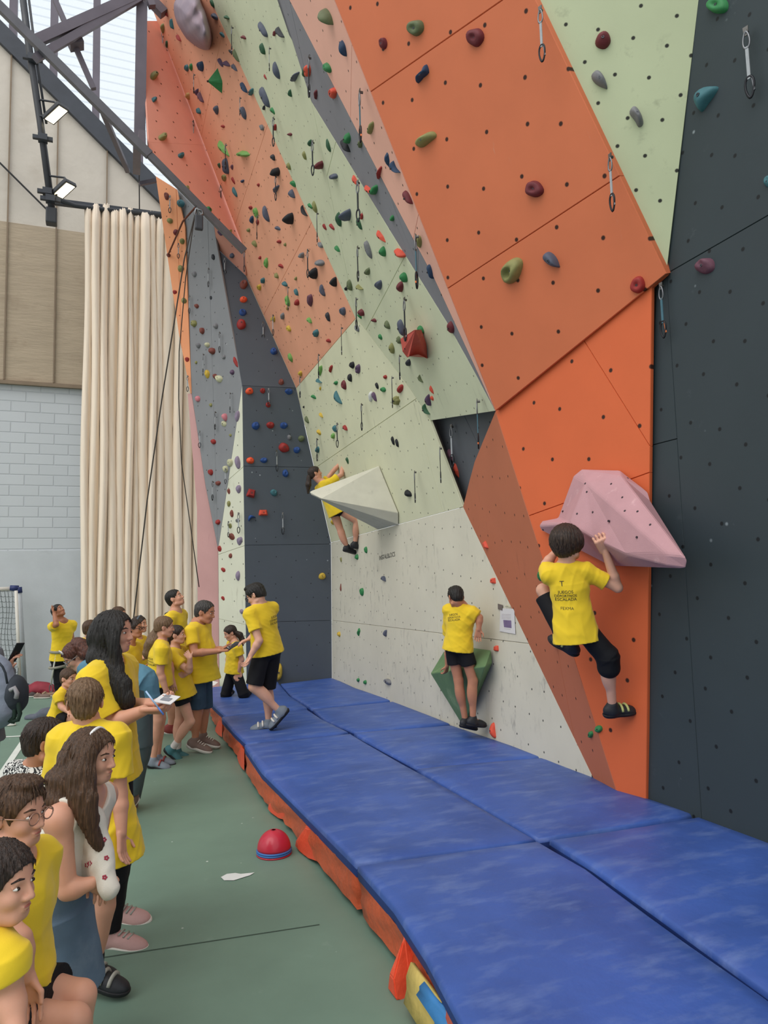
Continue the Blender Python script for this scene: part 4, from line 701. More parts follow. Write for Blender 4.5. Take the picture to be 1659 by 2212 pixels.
# leaning climbing ropes and slings hung from the truss
M_ROPE=MAT('climbing_rope','4a4540',rough=.9,bump=.5,bscale=300)
def rope(name,label,pts,r=.009,mat=M_ROPE): o=MB().tube(pts,r,6).build(name,mat,None,True); return tag(o,label,'rope')
a=ony(424,452,10.5); rope('climbing_rope','thin dark rope slanting from the truss to the floor across the curtain',[a,ony(398,560,10.7),ony(350,860,11.0),ony(318,1080,11.2),ony(288,1340,11.5),ony(281,1420,11.6)],.010)
rope('climbing_rope','thin rope hanging down beside the orange strip near the curtain edge',[ony(421,462,10.55),ony(401,600,11.0),ony(387,760,11.4),ony(386,860,11.6),ony(392,1000,11.8),ony(412,1140,12.0),ony(430,1268,12.2)],.008)
rope('tie_rope','short brown rope stretched from the truss to a hold on the orange strip',[ony(421,449,10.5),ony(395,478,11.2),g6(363,551)],.014,MAT('brown_rope','6e3f30',rough=.9,bump=.4))
t=thing('pulley','steel pulley with carabiner hung under the truss where the rope starts','pulley',ony(425,470,10.45))
MB().tube([ony(*px('C',x,y),10.45) for x,y in ((485,205),(540,215),(545,250),(500,275),(478,250))],.02,6,closed=True).build('carabiner',M_STEEL,t,True)
MB().box(ony(*px('C',512,320),10.45),(.12,.08,.22),bev=.02).build('block',M_DKST,t); MB().tube([ony(*px('C',500,190),10.45),ony(*px('C',512,300),10.45)],.018,6).build('strap',M_STEEL,t)
# ================================================================= crash mats
MZ=.30
M_BLUE=MAT('blue_mat_vinyl','3c5ba4',rough=.48,var=.16,scale=2.2,bump=.35,bscale=14,bdist=.01,spec=.45,second='7288bb',s2=(.5,.95),s2scale=3.2,s2stretch=(1.0,2.6,1))
M_NAVY=MAT('mat_border','243c7c',rough=.6,var=.1,bump=.2)
M_ORV=MAT('orange_vinyl','cf5d38',rough=.42,var=.14,scale=3,bump=.6,bscale=9,bdist=.03,spec=.5,second='a8543a',s2=(.55,.8),s2scale=2.5)
M_ORT=MAT('orange_tab','e8583a',rough=.4,var=.08,scale=5,bump=.3,bscale=20,bdist=.02)
M_YEL=MAT('yellow_vinyl','d8bf6c',rough=.5,var=.08,scale=3,bump=.5,bscale=12,bdist=.02)
M_LBL=MAT('light_blue_vinyl','3f83bf',rough=.5,var=.06,bump=.2)
def mat_thing(label,poly,side=None,z=MZ,h=.26,name='crash_mat'):
    """padded mat: poly = four or more pixel corners of its top (counted round), sides follow"""
    P=[onz(x,y,z)[:2] for x,y in poly]
    if area2(P)<0: P=P[::-1]
    c=np.mean(P,0); t=thing(name,label,'crash mat',(c[0],c[1],z-h),'blue crash mats along the wall')
    # resample the outline
    Q=[]
    for i in range(len(P)):
        a,b=P[i],P[(i+1)%len(P)]; m=max(2,int(np.linalg.norm(b-a)/.12))
        Q+= [a+(b-a)*k/m for k in range(m)]
    Q=[np.array(q) for q in Q]
    def ring(d,zz): return [np.array([*(q if d==0 else q+nrm(c-q)*d),zz]) for q in Q]
    rng=random.Random(int(c[0]*100+c[1]*10)); w=[rng.uniform(-1,1) for _ in range(8)]
    rings=[ring(0,z-.035),ring(.004,z-.012),ring(.02,z-.002),ring(.12,z+.002),ring(.35,z+.006)]
    V=[];N=len(Q)
    for R in rings: V+=R
    for i,v in enumerate(V):
        if i>=2*N: V[i]=v+np.array([0,0,.006*math.sin(3*v[0]+w[0]*3)*math.sin(2.3*v[1]+w[1]*3)])
    Fc=[]
    for j in range(len(rings)-1):
        for i in range(N): Fc.append((j*N+i,j*N+(i+1)%N,(j+1)*N+(i+1)%N,(j+1)*N+i))
    Fc.append(tuple((len(rings)-1)*N+i for i in range(N)))
    mesh_obj('top_cover',V,Fc,M_BLUE,t,True)
    b=[ring(0,z-.034),ring(.004,z-.075),ring(.006,z-.08)]; V=[v for R in b for v in R]; Fc=[(j*N+(i+1)%N,j*N+i,(j+1)*N+i,(j+1)*N+(i+1)%N) for j in range(2) for i in range(N)]; mesh_obj('border',V,Fc,M_NAVY,t,True)
    rows=5; V=[]
    for r in range(rows+1):
        zz=z-.075-(h-.075)*r/rows
        for i,q in enumerate(Q):
            d=.012+.02*math.sin(i*.9+r*1.3+w[2]*5)*math.sin(r/rows*math.pi)+.012*math.sin(i*2.3+r*.7+w[3]*4); V.append(np.array([*(q+nrm(c-q)*(d+.02*(r/rows))),zz]))
    Fc=[(j*N+(i+1)%N,j*N+i,(j+1)*N+i,(j+1)*N+(i+1)%N) for j in range(rows) for i in range(N)]; mesh_obj('side_skirt',V,Fc,side or M_ORV,t,True)
    return t
e=lambda c,L:[px(c,*p) for p in L]
mat_thing('blue crash mat in the far corner under the kneeling person',[(447,1494),(460,1483),(600,1473),(603,1476),(626,1502),(664,1530),(488,1545),(454,1515)])
mat_thing('blue crash mat in the far corner against the dark end panel',[(606,1476),(714,1464),(722,1466),(770,1486),(849,1512),(674,1530),(630,1502)])
mat_thing('blue crash mat under the walking person by the floor edge',[(479,1548),(664,1532),(700,1555),(753,1581),(534,1604),(506,1578)])
mat_thing('blue crash mat between the walking person and the cream board',[(676,1532),(850,1514),(972,1563),(770,1580),(702,1553)])
mat_thing('blue crash mat at the floor edge facing the three orange tabs',[(528,1608),(756,1584),(893,1661),(1157,1811),(770,1864),(640,1735),(565,1662)])
mat_thing('blue crash mat at the foot of the green triangular volume',[(764,1583),(975,1565),(1172,1632),(1174,1642),(1330,1702),(1120,1660),(898,1660)] if False else [(764,1583),(975,1565),(1172,1634),(905,1658)])
mat_thing('blue crash mat below the climber gripping the pink volume',[(899,1660),(1176,1634),(1390,1721),(1500,1759),(1163,1809)])
mat_thing('nearest blue crash mat beside the green floor',[(772,1868),(1160,1814),(1264,1872),(1400,1972),(1659,2158),(1900,2340),(1250,2560),(1010,2230),(920,2062),(850,1956)])
mat_thing('nearest blue crash mat against the charcoal wall',[(1186,1812),(1508,1763),(1659,1817),(2300,2080),(1930,2330),(1659,2140),(1415,1965),(1280,1870)],z=.305)
# orange pull tabs along the mat fronts
def tab(label,base,tip,w=.14,h=.2):
    b=onz(*base,.14); q=onz(*tip,.03); q=np.array([q[0],q[1],max(q[2],.02)]); t=thing('pull_tab',label,'pull tab',(q[0],q[1],0),'orange pull tabs on the mat edge')
    s=np.array([0,w/2,0]); u=np.array([0,0,h/2]); ap=q-(b-q)*.0
    pts=[b+s+u*.8,b-s+u*.8,b-s*.9-u,b+s*.9-u,ap+u*.3+s*.25,ap+u*.3-s*.25,ap-u*.15-s*.5,ap-u*.15+s*.5,(b+ap)/2+u*.75+np.array([-.0,0,.02]),(b+ap)/2-s*.75-u*.7,(b+ap)/2+s*.75-u*.7]
    f=[(0,8,5,1),(0,4,5,8) if False else (0,3,10,8),(8,10,7,4),(8,4,5),(1,8,5),(1,5,6,9),(1,9,2),(4,7,6,5),(3,2,9,10),(10,9,6,7),(0,1,2,3)]
    o=mesh_obj('folded_flap',pts,[(0,1,8),(0,8,10,3),(8,1,2,9),(8,9,6,5),(8,5,4),(8,4,7,10),(4,5,6,7),(10,7,6,9),(3,10,9,2),(0,3,2,1)],M_ORT,t)
    bm=bmesh.new(); bm.from_mesh(o.data); bmesh.ops.recalc_face_normals(bm,faces=bm.faces[:]); bmesh.ops.bevel(bm,geom=bm.edges[:],offset=.006,segments=2,affect='EDGES'); bm.to_mesh(o.data); bm.free()
tab('orange pull tab nearest the camera beside the yellow mat side',(905,2050),(846,2135),.2,.34)
tab('wide orange pull tab beside the red half dome marker',(676,1815),(641,1828),.20,.22)
tab('orange pull tab pointing at the green floor just beyond the half dome',(612,1738),(581,1748),.19,.2)
tab('small orange pull tab by the brown sneakers of the clipboard holder',(477,1572),(466,1577),.2,.2)
tab('orange pull tab on the mat edge near the teal climbing shoes',(524,1635),(514,1636),.2,.24)
# yellow and blue side of the mat under the nearest blue mat
t=thing('folded_mat','yellow and blue folded mat tucked under the nearest blue mat','mat',onz(900,2100))
a=onz(893,2082,.2);b=onz(1010,2245,.2); d=nrm((b-a)*[1,1,0]); nn=np.array([-d[1],d[0],0]); nn=nn if nn[0]<0 else -nn
def strip(s0,s1,z0,z1,mat,name,o=0):
    p=[a+d*s0,a+d*s1]; A0=[np.array([q[0],q[1],z1])+nn*(.012+o) for q in p]; B0=[np.array([q[0],q[1],z0])+nn*(.05+o) for q in p]
    n=10; V=[];Fq=[]
    for i in range(n+1):
        f=i/n
        for j in range(4):
            g=j/3; P=(A0[0]*(1-f)+A0[1]*f)*(1-g)+(B0[0]*(1-f)+B0[1]*f)*g; V.append(P+nn*.012*math.sin(f*9+j*1.7)*math.sin(math.pi*g))
    for i in range(n):
        for j in range(3): Fq.append((i*4+j,i*4+j+1,(i+1)*4+j+1,(i+1)*4+j))
    o_=mesh_obj(name,V,Fq,mat,t,True); md=o_.modifiers.new('s','SOLIDIFY'); md.thickness=.02; md.offset=-1; return o_
strip(0,1.2,.05,.21,M_YEL,'yellow_side'); strip(.17,1.2,.17,.215,M_LBL,'blue_band',.004); strip(.33,.43,.05,.215,M_LBL,'blue_band',.005)
# gap strip of orange vinyl showing between two mats
o=MB().add([onz(*p,.20) for p in ((790,1604),(896,1662),(906,1661),(812,1612))],[(0,1,2,3)]).build('vinyl_flap',M_ORT); md=o.modifiers.new('s','SOLIDIFY'); md.thickness=.19
tag(o,'bright orange vinyl flap showing in the gap between two blue mats','flap')
# ================================================================= smooth solid modelling for bodies, hair and clothes
class Sdf:
    def __init__(s): s.p=[]; s.sub=[]; s.pl=[]
    def cap(s,a,b,ra,rb,k=.02): s.p.append(('c',np.asarray(a,float),np.asarray(b,float),ra,rb,k)); return s
    def ell(s,c,ax,r,k=.02): s.p.append(('e',np.asarray(c,float),np.asarray(ax,float),np.asarray(r,float),0,k)); return s
    def tubeq(s,a,b,A,ra,rb,k=.02): s.p.append(('q',np.asarray(a,float),np.asarray(b,float),(np.asarray(A[0],float),np.asarray(A[1],float)),(ra,rb),k)); return s
    def chain(s,pts,rs,k=.02):
        for i in range(len(pts)-1): s.cap(pts[i],pts[i+1],rs[i],rs[i+1],k)
        return s
    def cut(s,c,ax,r,k=.006): s.sub.append(('e',np.asarray(c,float),np.asarray(ax,float),np.asarray(r,float),0,k)); return s
    def plane(s,p,n): s.pl.append((np.asarray(p,float),nrm(n))); return s
    @staticmethod
    def bb(q):
        if q[0]=='c': return np.minimum(q[1]-q[3],q[2]-q[4]),np.maximum(q[1]+q[3],q[2]+q[4])
        if q[0]=='e': e=np.sqrt(((q[2]*q[3][:,None])**2).sum(0)); return q[1]-e,q[1]+e
        m=max(max(q[4][0]),max(q[4][1])); return np.minimum(q[1],q[2])-m,np.maximum(q[1],q[2])+m
    @staticmethod
    def dist(q,X,Y,Z):
        if q[0]=='c':
            a,b,ra,rb=q[1:5]; ab=b-a; L=np.dot(ab,ab)+1e-12
            t=np.clip(((X-a[0])*ab[0]+(Y-a[1])*ab[1]+(Z-a[2])*ab[2])/L,0,1)
            return np.sqrt((X-a[0]-t*ab[0])**2+(Y-a[1]-t*ab[1])**2+(Z-a[2]-t*ab[2])**2)-(ra+(rb-ra)*t)
        if q[0]=='e':
            c,A,r=q[1:4]; k0=0;k1=0
            for i in range(3):
                u=(X-c[0])*A[i][0]+(Y-c[1])*A[i][1]+(Z-c[2])*A[i][2]; k0=k0+(u/r[i])**2; k1=k1+(u/r[i]**2)**2
            k0=np.sqrt(k0);k1=np.sqrt(k1)+1e-9
            return np.where(k0<1e-4,-r.min(),k0*(k0-1)/k1)
        a,b,A,(ra,rb)=q[1:5]; ab=b-a; L=np.linalg.norm(ab); w=ab/L
        ax_=(X-a[0])*w[0]+(Y-a[1])*w[1]+(Z-a[2])*w[2]; t=np.clip(ax_/L,0,1)
        u=(X-a[0])*A[0][0]+(Y-a[1])*A[0][1]+(Z-a[2])*A[0][2]; v=(X-a[0])*A[1][0]+(Y-a[1])*A[1][1]+(Z-a[2])*A[1][2]
        # offsets of the axis itself along A
        u=u-t*np.dot(ab,A[0]); v=v-t*np.dot(ab,A[1])
        rx=ra[0]+(rb[0]-ra[0])*t; ry=ra[1]+(rb[1]-ra[1])*t
        rad=(np.sqrt((u/rx)**2+(v/ry)**2)-1)*np.minimum(rx,ry)
        return np.maximum(rad,np.abs(ax_-L/2)-L/2)
    def mesh(s,vox,disp=None):
        pad=3*vox+(.03 if disp is not None else .006); lo=np.min([s.bb(q)[0] for q in s.p],0)-pad; hi=np.max([s.bb(q)[1] for q in s.p],0)+pad
        n=np.ceil((hi-lo)/vox).astype(int)+1
        g=[(lo[i]+vox*np.arange(n[i])).astype(np.float32) for i in range(3)]
        Fd=np.full(n,9.0,np.float32)
        def sl(q,m):
            a,b=s.bb(q); i0=np.clip(np.floor((a-m-lo)/vox).astype(int),0,n-1); i1=np.clip(np.ceil((b+m-lo)/vox).astype(int)+1,1,n); S=tuple(slice(i0[i],i1[i]) for i in range(3))
            return S,g[0][S[0]][:,None,None],g[1][S[1]][None,:,None],g[2][S[2]][None,None,:]
        for q in s.p:
            k=q[5]; S,X,Y,Z=sl(q,k+2.5*vox+(.028 if disp is not None else 0)); d=s.dist(q,X,Y,Z).astype(np.float32); f=Fd[S]; h=np.clip(.5+.5*(f-d)/k,0,1); Fd[S]=f*(1-h)+d*h-k*h*(1-h)
        if disp is not None:
            m=np.abs(Fd)<.05; I=np.nonzero(m); P=np.stack([g[i][I[i]] for i in range(3)],1); Fd[m]+=disp(P).astype(np.float32)
        for q in s.sub:
            k=q[5]; S,X,Y,Z=sl(q,k+2.5*vox); d=-s.dist(q,X,Y,Z).astype(np.float32); f=Fd[S]; h=np.clip(.5-.5*(f-d)/k,0,1); Fd[S]=f*(1-h)+d*h+k*h*(1-h)
        X,Y,Z=g[0][:,None,None],g[1][None,:,None],g[2][None,None,:]
        for p,nn in s.pl: Fd=np.maximum(Fd,((X-p[0])*nn[0]+(Y-p[1])*nn[1]+(Z-p[2])*nn[2]).astype(np.float32))
        return nets(Fd,lo,vox)
def nets(Fd,lo,vox):
    I=Fd<0; nx,ny,nz=Fd.shape
    cnt=np.zeros((nx-1,ny-1,nz-1),np.int8)
    for a in (0,1):
        for b in (0,1):
            for c in (0,1): cnt+=I[a:nx-1+a,b:ny-1+b,c:nz-1+c]
    act=(cnt>0)&(cnt<8); ix=np.stack(np.nonzero(act),1); N=len(ix)
    if N==0: return np.zeros((0,3)),[]
    idm=np.full(act.shape,-1,np.int32); idm[act]=np.arange(N)
    co=np.array([(a,b,c) for a in (0,1) for b in (0,1) for c in (0,1)]); val=np.stack([Fd[ix[:,0]+o[0],ix[:,1]+o[1],ix[:,2]+o[2]] for o in co],1)
    sm=np.zeros((N,3));cn=np.zeros(N)
    for i in range(8):
        for j in range(i+1,8):
            if np.abs(co[i]-co[j]).sum()!=1: continue
            a,b=val[:,i],val[:,j]; m=(a<0)!=(b<0)
            t=np.where(m,a/np.where(np.abs(a-b)<1e-9,1e-9,a-b),0); sm+=np.where(m[:,None],co[i]+(co[j]-co[i])*t[:,None],0); cn+=m
    V=lo+vox*(ix+sm/np.maximum(cn,1)[:,None]); Q=[]
    for ax in range(3):
        sh=[slice(None)]*3; s2=[slice(None)]*3; sh[ax]=slice(0,-1); s2[ax]=slice(1,None)
        A=I[tuple(sh)]; B=I[tuple(s2)]; e=np.stack(np.nonzero(A!=B),1); inside=A[tuple(e.T)]
        o1,o2=[(1,2),(2,0),(0,1)][ax]; ok=(e[:,o1]>0)&(e[:,o2]>0)&(e[:,o1]<Fd.shape[o1]-1)&(e[:,o2]<Fd.shape[o2]-1); e=e[ok]; inside=inside[ok]
        def cell(d1,d2): c=e.copy(); c[:,o1]-=d1; c[:,o2]-=d2; return idm[tuple(c.T)]
        q=np.stack([cell(1,1),cell(0,1),cell(0,0),cell(1,0)],1); q[~inside]=q[~inside][:,::-1]; Q.append(q[(q>=0).all(1)])
    return V,np.concatenate(Q)
def fast_mesh(name,V,Q,mat,parent=None,smooth=True):
    me=bpy.data.meshes.new(name); n=len(Q); me.vertices.add(len(V)); me.vertices.foreach_set('co',np.asarray(V,np.float32).ravel())
    me.loops.add(4*n); me.loops.foreach_set('vertex_index',np.asarray(Q,np.int32).ravel()); me.polygons.add(n); me.polygons.foreach_set('loop_start',np.arange(0,4*n,4,dtype=np.int32)); 
    me.polygons.foreach_set('use_smooth',np.ones(n,bool)); me.update(calc_edges=True); me.validate()
    o=bpy.data.objects.new(name,me); COL.objects.link(o); me.materials.append(mat)
    if parent: o.parent=parent; o.matrix_parent_inverse=PINV.get(parent.name,Matrix())
    return o
def wrinkle(seed,amp,f0=18,f1=45,n=5,dirb=None):
    rng=np.random.RandomState(seed); D=rng.normal(size=(n,3)); 
    if dirb is not None: D=D+np.asarray(dirb)*1.5
    D/=np.linalg.norm(D,axis=1)[:,None]; fr=rng.uniform(f0,f1,n); ph=rng.uniform(0,6.28,n); W=rng.normal(size=(n,3))*6
    def f(P):
        o=0
        for i in range(n): q=np.sin(P@D[i]*fr[i]*.5+ph[i]+1.3*np.sin(P@W[i]*1.3)); o=o+np.exp(-(q*2.2)**2)*(.5+.5*np.sin(P@W[i]*2+ph[i]))
        return amp*1.9*(.12-o/n*1.6)
    return f
SK=dict(fair='dba78e',light='d49c82',tan='bf8466',dark='a86f52')
def SKIN(k): return MAT('skin_'+k,SK[k],rough=.5,var=.05,scale=14,bump=.08,bscale=240,bdist=.002,spec=.4,sss=.12)
def HAIR(n,h,h2): return MAT('hair_'+n,h,rough=.4,var=.3,scale=130,stretch=(1.6,1.6,.12),bump=.8,bscale=190,bdist=.006,spec=.45,second=h2,s2=(.48,.74),s2scale=110,s2stretch=(1.5,1.5,.15))
HB=dict(streak=('2a1d16','5f4a39'),black=('16130f','2a2420'),dark=('2a1e18','4a362a'),brown=('46301f','6d4e36'),light=('6b5138','94775a'),auburn=('4d2c22','85503c'),grey=('2f2b29','6c6863'))
M_YT=MAT('yellow_cotton','ecc92f',rough=.8,var=.05,scale=6,bump=.25,bscale=300,bdist=.002,spec=.2,sheen=.15)
M_BKS=MAT('black_sportswear','17171b',rough=.75,var=.15,scale=6,bump=.25,bscale=200,spec=.25)
M_DEN=MAT('denim','62768a',rough=.85,var=.12,scale=8,bump=.35,bscale=320,bdist=.002,second='8191a0',s2=(.5,.8),s2scale=5,spec=.2)
M_DEN2=MAT('dark_denim','3a4d5f',rough=.85,var=.12,scale=8,bump=.35,bscale=320,bdist=.002,second='466079',s2=(.5,.8),s2scale=5,spec=.2)
M_TEAL=MAT('teal_denim_shirt','5f8ba0',rough=.85,var=.08,scale=8,bump=.3,bscale=280,bdist=.002,spec=.2)
M_GRT=MAT('grey_green_trousers','4d5a5c',rough=.85,var=.1,bump=.3,bscale=200)
M_WTOP=MAT('white_ribbed_top','ddd6c9',rough=.85,var=.03,bump=.3,bscale=260)
M_GSW=MAT('grey_sweater','6f747c',rough=.85,var=.08,bump=.4,bscale=260)
M_BTS=MAT('black_tshirt','1b1b1e',rough=.85,var=.12,bump=.3,bscale=240)
def patmat():
    m,nt,b,out=_nt('black_white_leaf_print'); tc=nt.nodes.new('ShaderNodeTexCoord'); wv=nt.nodes.new('ShaderNodeTexWave'); wv.inputs['Scale'].default_value=11; wv.inputs['Distortion'].default_value=14; wv.inputs['Detail'].default_value=2; wv.inputs['Detail Scale'].default_value=3
    nt.links.new(tc.outputs['Object'],wv.inputs['Vector']); c=_ramp(nt,wv.outputs['Fac'],.5,.56,lin('1d1d20'),lin('d8d6d0')); nt.links.new(c,b.inputs['Base Color']); b.inputs['Roughness'].default_value=.8; return m
M_LEAF=patmat()
M_EYE=MAT('eye_white','e6e2dc',rough=.25,bump=0,var=.02); M_IRIS=MAT('iris','2c1c12',rough=.2,bump=0); M_LIP=MAT('lips','b4695e',rough=.45,bump=0,var=.05); 
M_SHB=MAT('climbing_shoe_black','24262a',rough=.55,var=.15,bump=.2); M_SHT=MAT('climbing_shoe_teal','3f7276',rough=.6,var=.12,bump=.2); M_SHG=MAT('climbing_shoe_grey','77808a',rough=.6,var=.15,bump=.2); M_PINKS=MAT('pink_sneaker','c29a94',rough=.7,var=.08,bump=.3); M_SNK=MAT('brown_sneaker','7a655c',rough=.7,var=.12,bump=.3); M_REDS=MAT('red_sneaker','8e3c38',rough=.7,var=.1,bump=.3)
M_SOLW=MAT('white_sole','ded8ce',rough=.6,var=.03); M_SOLB=MAT('black_rubber','1c1c1f',rough=.6,var=.1); M_STRAP=MAT('lime_strap','b9bd78',rough=.7); M_STRG=MAT('grey_strap','a5a49a',rough=.7); M_SOCK=MAT('white_sock','d7d2cc',rough=.9); M_BLKP=MAT('black_strap','1d1e21',rough=.7,bump=.2)
RV=RW@np.array([1.,0,0]); RV=nrm(RV*[1,1,0]); TC=nrm(np.array([-RW[0][2]*-1,-RW[1][2]*-1,0])); TC=nrm((RW@np.array([0,0,1.]))*[1,1,0]); ZU=np.array([0,0,1.])
def face_dir(phi,pitch=0):
    a=math.radians(phi);p=math.radians(pitch); h=TC*math.cos(a)+RV*math.sin(a); return nrm(h*math.cos(p)+ZU*math.sin(p))
def hand(sd,W,dr,pn,S,curl=.4,spread=.12,thumb=.5):
    hl=.104*S; dr=nrm(dr); pn=nrm(pn-dr*np.dot(pn,dr)); sdv=np.cross(dr,pn); r=.043*hl*1.08
    for o in (-.15,-.05,.05,.15): sd.cap(W+sdv*o*hl*.8,W+dr*.48*hl+sdv*o*hl*1.15,.085*hl,.072*hl,.006)
    for o,L in ((-.165,.40),(-.055,.47),(.055,.45),(.165,.35)):
        b=W+dr*.46*hl+sdv*o*hl*1.15; d=nrm(dr+sdv*o*spread*4); a=curl
        p=[b]; L1=L*hl
        for k,(fr,m) in enumerate(((.45,.5),(.32,1.25),(.23,1.9))):
            ang=a*m; p.append(p[-1]+L1*fr*(d*math.cos(ang)+pn*math.sin(ang)))
        sd.chain(p,[r*1.12,r*1.02,r*.95,r*.8],.004)
    t0=W+dr*.12*hl-sdv*.17*hl+pn*.04*hl; t1=t0+hl*.24*nrm(dr*.75-sdv*.75+pn*(.25+thumb*.5)); t2=t1+hl*.2*nrm(dr-sdv*.1+pn*(.2+thumb*.8))
    sd.cap(t0,t1,r*1.5,r*1.15,.008); sd.cap(t1,t2,r*1.15,r*.9,.004)
    return W+dr*.55*hl+pn*.1*hl
class Obj: pass
PEOPLE={}
def person(key,label,D,S,head,neck,pelvis,tf,arms,legs,hair,top,bottom,shoes,skin='light',hh=None,lean=None,build=1.0,vox=None,extra_hair=None,group=None,fwd=None,belly=0,pdd=0):
    """head=(px,phi,pitch[,roll]); arms/legs: dict of r/l -> list of pixel joints with depth offsets; clothes by spec"""
    P=Obj(); vox=vox or min(.0078,max(.0042,D*.00095)); hh=hh or .132*S+.0; rng=random.Random(sum(map(ord,key)))
    def J(p,d): return at(p[0],p[1],D+d)
    hc=J(head[0],0); nb=J(neck,0); pv=J(pelvis,pdd)
    U=nrm(nb-pv); f0=fwd if fwd is not None else face_dir(tf); Fw=nrm(f0-U*np.dot(f0,U)); Rr=np.cross(Fw,U)
    sw=.098*S*build; sh={'r':nb-U*.042*S+Rr*sw,'l':nb-U*.042*S-Rr*sw}; hp={'r':pv+Rr*.05*S,'l':pv-Rr*.05*S}
    sd=Sdf(); ax=[Rr,Fw,U]; k=.03*S
    # torso
    sd.cap(sh['r'],sh['l'],.034*S,.034*S,k); sd.ell(nb-U*.11*S,ax,[.092*S*build,.062*S*build,.115*S],k)
    sd.ell((nb+pv)/2-U*.03*S+Fw*belly*.4*S,ax,[.078*S*build,(.058*build+belly)*S,.12*S],k); sd.ell(pv+U*.015*S,ax,[.09*S*build,.064*S*build,.07*S],k)
    sd.cap(nb-U*.05*S,nb+U*.0*S,.05*S,.034*S,.02*S)
    for s_ in 'rl': sd.cap(nb+U*.005*S,sh[s_],.034*S,.03*S,.02*S)
    # head
    hf=face_dir(head[1],head[2]); hu=nrm(ZU-hf*np.dot(ZU,hf)); roll=math.radians(head[3]) if len(head)>3 else 0
    hr=np.cross(hf,hu); hu,hr=hu*math.cos(roll)+hr*math.sin(roll),hr*math.cos(roll)-hu*math.sin(roll)
    HA=[hr,hf,hu]; h=lambda r,f,u: hc+hh*(hr*r+hf*f+hu*u); kk=.055*hh
    sd.ell(h(0,-.05,.14),HA,np.array([.335,.43,.36])*hh,.05*hh); sd.ell(h(0,.10,-.12),HA,np.array([.265,.28,.33])*hh,.10*hh); sd.ell(h(0,.21,-.35),HA,np.array([.15,.15,.125])*hh,.09*hh)
    sd.cap(h(.14,.31,.085),h(-.14,.31,.085),.055*hh,.055*hh,kk); sd.cap(h(0,.365,.05),h(0,.44,-.125),.030*hh,.045*hh,.04*hh)
    for s_ in (-1,1):
        sd.ell(h(.055*s_,.395,-.14),HA,np.array([.045,.055,.04])*hh,.025*hh); sd.ell(h(.15*s_,.24,-.12),HA,np.array([.11,.12,.11])*hh,.06*hh)
        sd.ell(h(.335*s_,-.06,-.03),[nrm(hr+hf*.35*-s_*-1),hf,hu],np.array([.035,.085,.135])*hh,.02*hh); sd.cut(h(.385*s_,-.03,-.02),HA,np.array([.035,.045,.075])*hh,.012*hh); sd.cut(h(.15*s_,.42,.01),HA,np.array([.095,.07,.055])*hh,.05*hh); sd.cap(h(.10*s_,.345,.042),h(.205*s_,.315,.034),.020*hh,.018*hh,.012*hh)
        sd.cap(h(.2*s_,-.02,-.3),h(.09*s_,.25,-.37),.10*hh,.09*hh,.06*hh)
    sd.ell(h(0,.365,-.245),HA,np.array([.10,.045,.028])*hh,.02*hh); sd.ell(h(0,.355,-.29),HA,np.array([.085,.045,.032])*hh,.02*hh)
    sd.cap(nb-U*.02*S,h(0,-.10,-.22),.034*S,.245*hh,.03*hh)
    # limbs
    wr={};el={};an={};kn={};tt={};hd={}
    for s_ in 'rl':
        A=arms.get(s_)
        if A is None: A=dict(e=None)
        ds=depth_of(sh[s_])
        if A.get('e') is None:
            e=sh[s_]-ZU*.165*S+Rr*(.02*S if s_=='r' else -.02*S)-Fw*.01*S; w_=e-ZU*.14*S+Fw*.05*S; dr=nrm(w_-e)
        else:
            ab=lambda q: at(*q[0],q[1] if len(q)>2 else ds+q[1])
            e=ab(A['e']); w_=ab(A['w']); dr=nrm(ab(A['h'])-w_) if 'h' in A else nrm(w_-e)
        el[s_],wr[s_],hd[s_]=e,w_,dr
        sd.cap(sh[s_],e,.031*S*build,.0235*S,.02*S); m_=e+(w_-e)*.3; sd.cap(e,m_,.0235*S,.0245*S,.01*S); sd.cap(m_,w_,.0245*S,.0165*S,.01*S)
        pn=A.get('pn'); pn=np.asarray(pn,float) if pn is not None else (np.cross(dr,Fw)*(1 if s_=='r' else -1)+Fw*.2 if abs(np.dot(dr,Fw))<.85 else -ZU)
        hand(sd,w_,dr,pn,S*.98*A.get('hs',1),A.get('curl',.35),thumb=A.get('thumb',.4))
        L=legs.get(s_); dh=depth_of(hp[s_])
        kp=at(*L['k'][0],dh+L['k'][1]); ap=at(*L['a'][0],dh+L['a'][1]); tp=at(*L['t'][0],dh+L['t'][1])
        kn[s_],an[s_],tt[s_]=kp,ap,tp
        sd.cap(hp[s_],kp,.052*S*build,.033*S,.03*S); sd.cap(kp,ap,.031*S,.0205*S,.015*S)
        ld=nrm(ap-kp); bk=-nrm(nrm(tp-ap)-ld*np.dot(nrm(tp-ap),ld)); sd.ell(kp+(ap-kp)*.30+bk*.010*S,[np.cross(ld,bk),bk,ld],[.031*S,.035*S,.085*S],.02*S); sd.cap(kp-bk*.006*S,kp+ld*.03*S-bk*.004*S,.029*S,.027*S,.012*S)
        sd.cap(ap,ap+(tp-ap)*.5+ld*.008*S,.0205*S,.012*S,.012*S)
    root_loc=np.array([pv[0],pv[1],min(min(v[2] for v in tt.values()),pv[2])])
    t=thing('person',label,'person',root_loc,group); V,Q=sd.mesh(vox); body=fast_mesh('body',V,Q,SKIN(skin),t)
    P.__dict__.update(root=t,S=S,D=D,U=U,Fw=Fw,Rr=Rr,nb=nb,pv=pv,sh=sh,hp=hp,el=el,wr=wr,hd=hd,kn=kn,an=an,tt=tt,h=h,HA=HA,hh=hh,vox=vox,hc=hc,hu=hu,hf=hf,hr=hr,body=body)
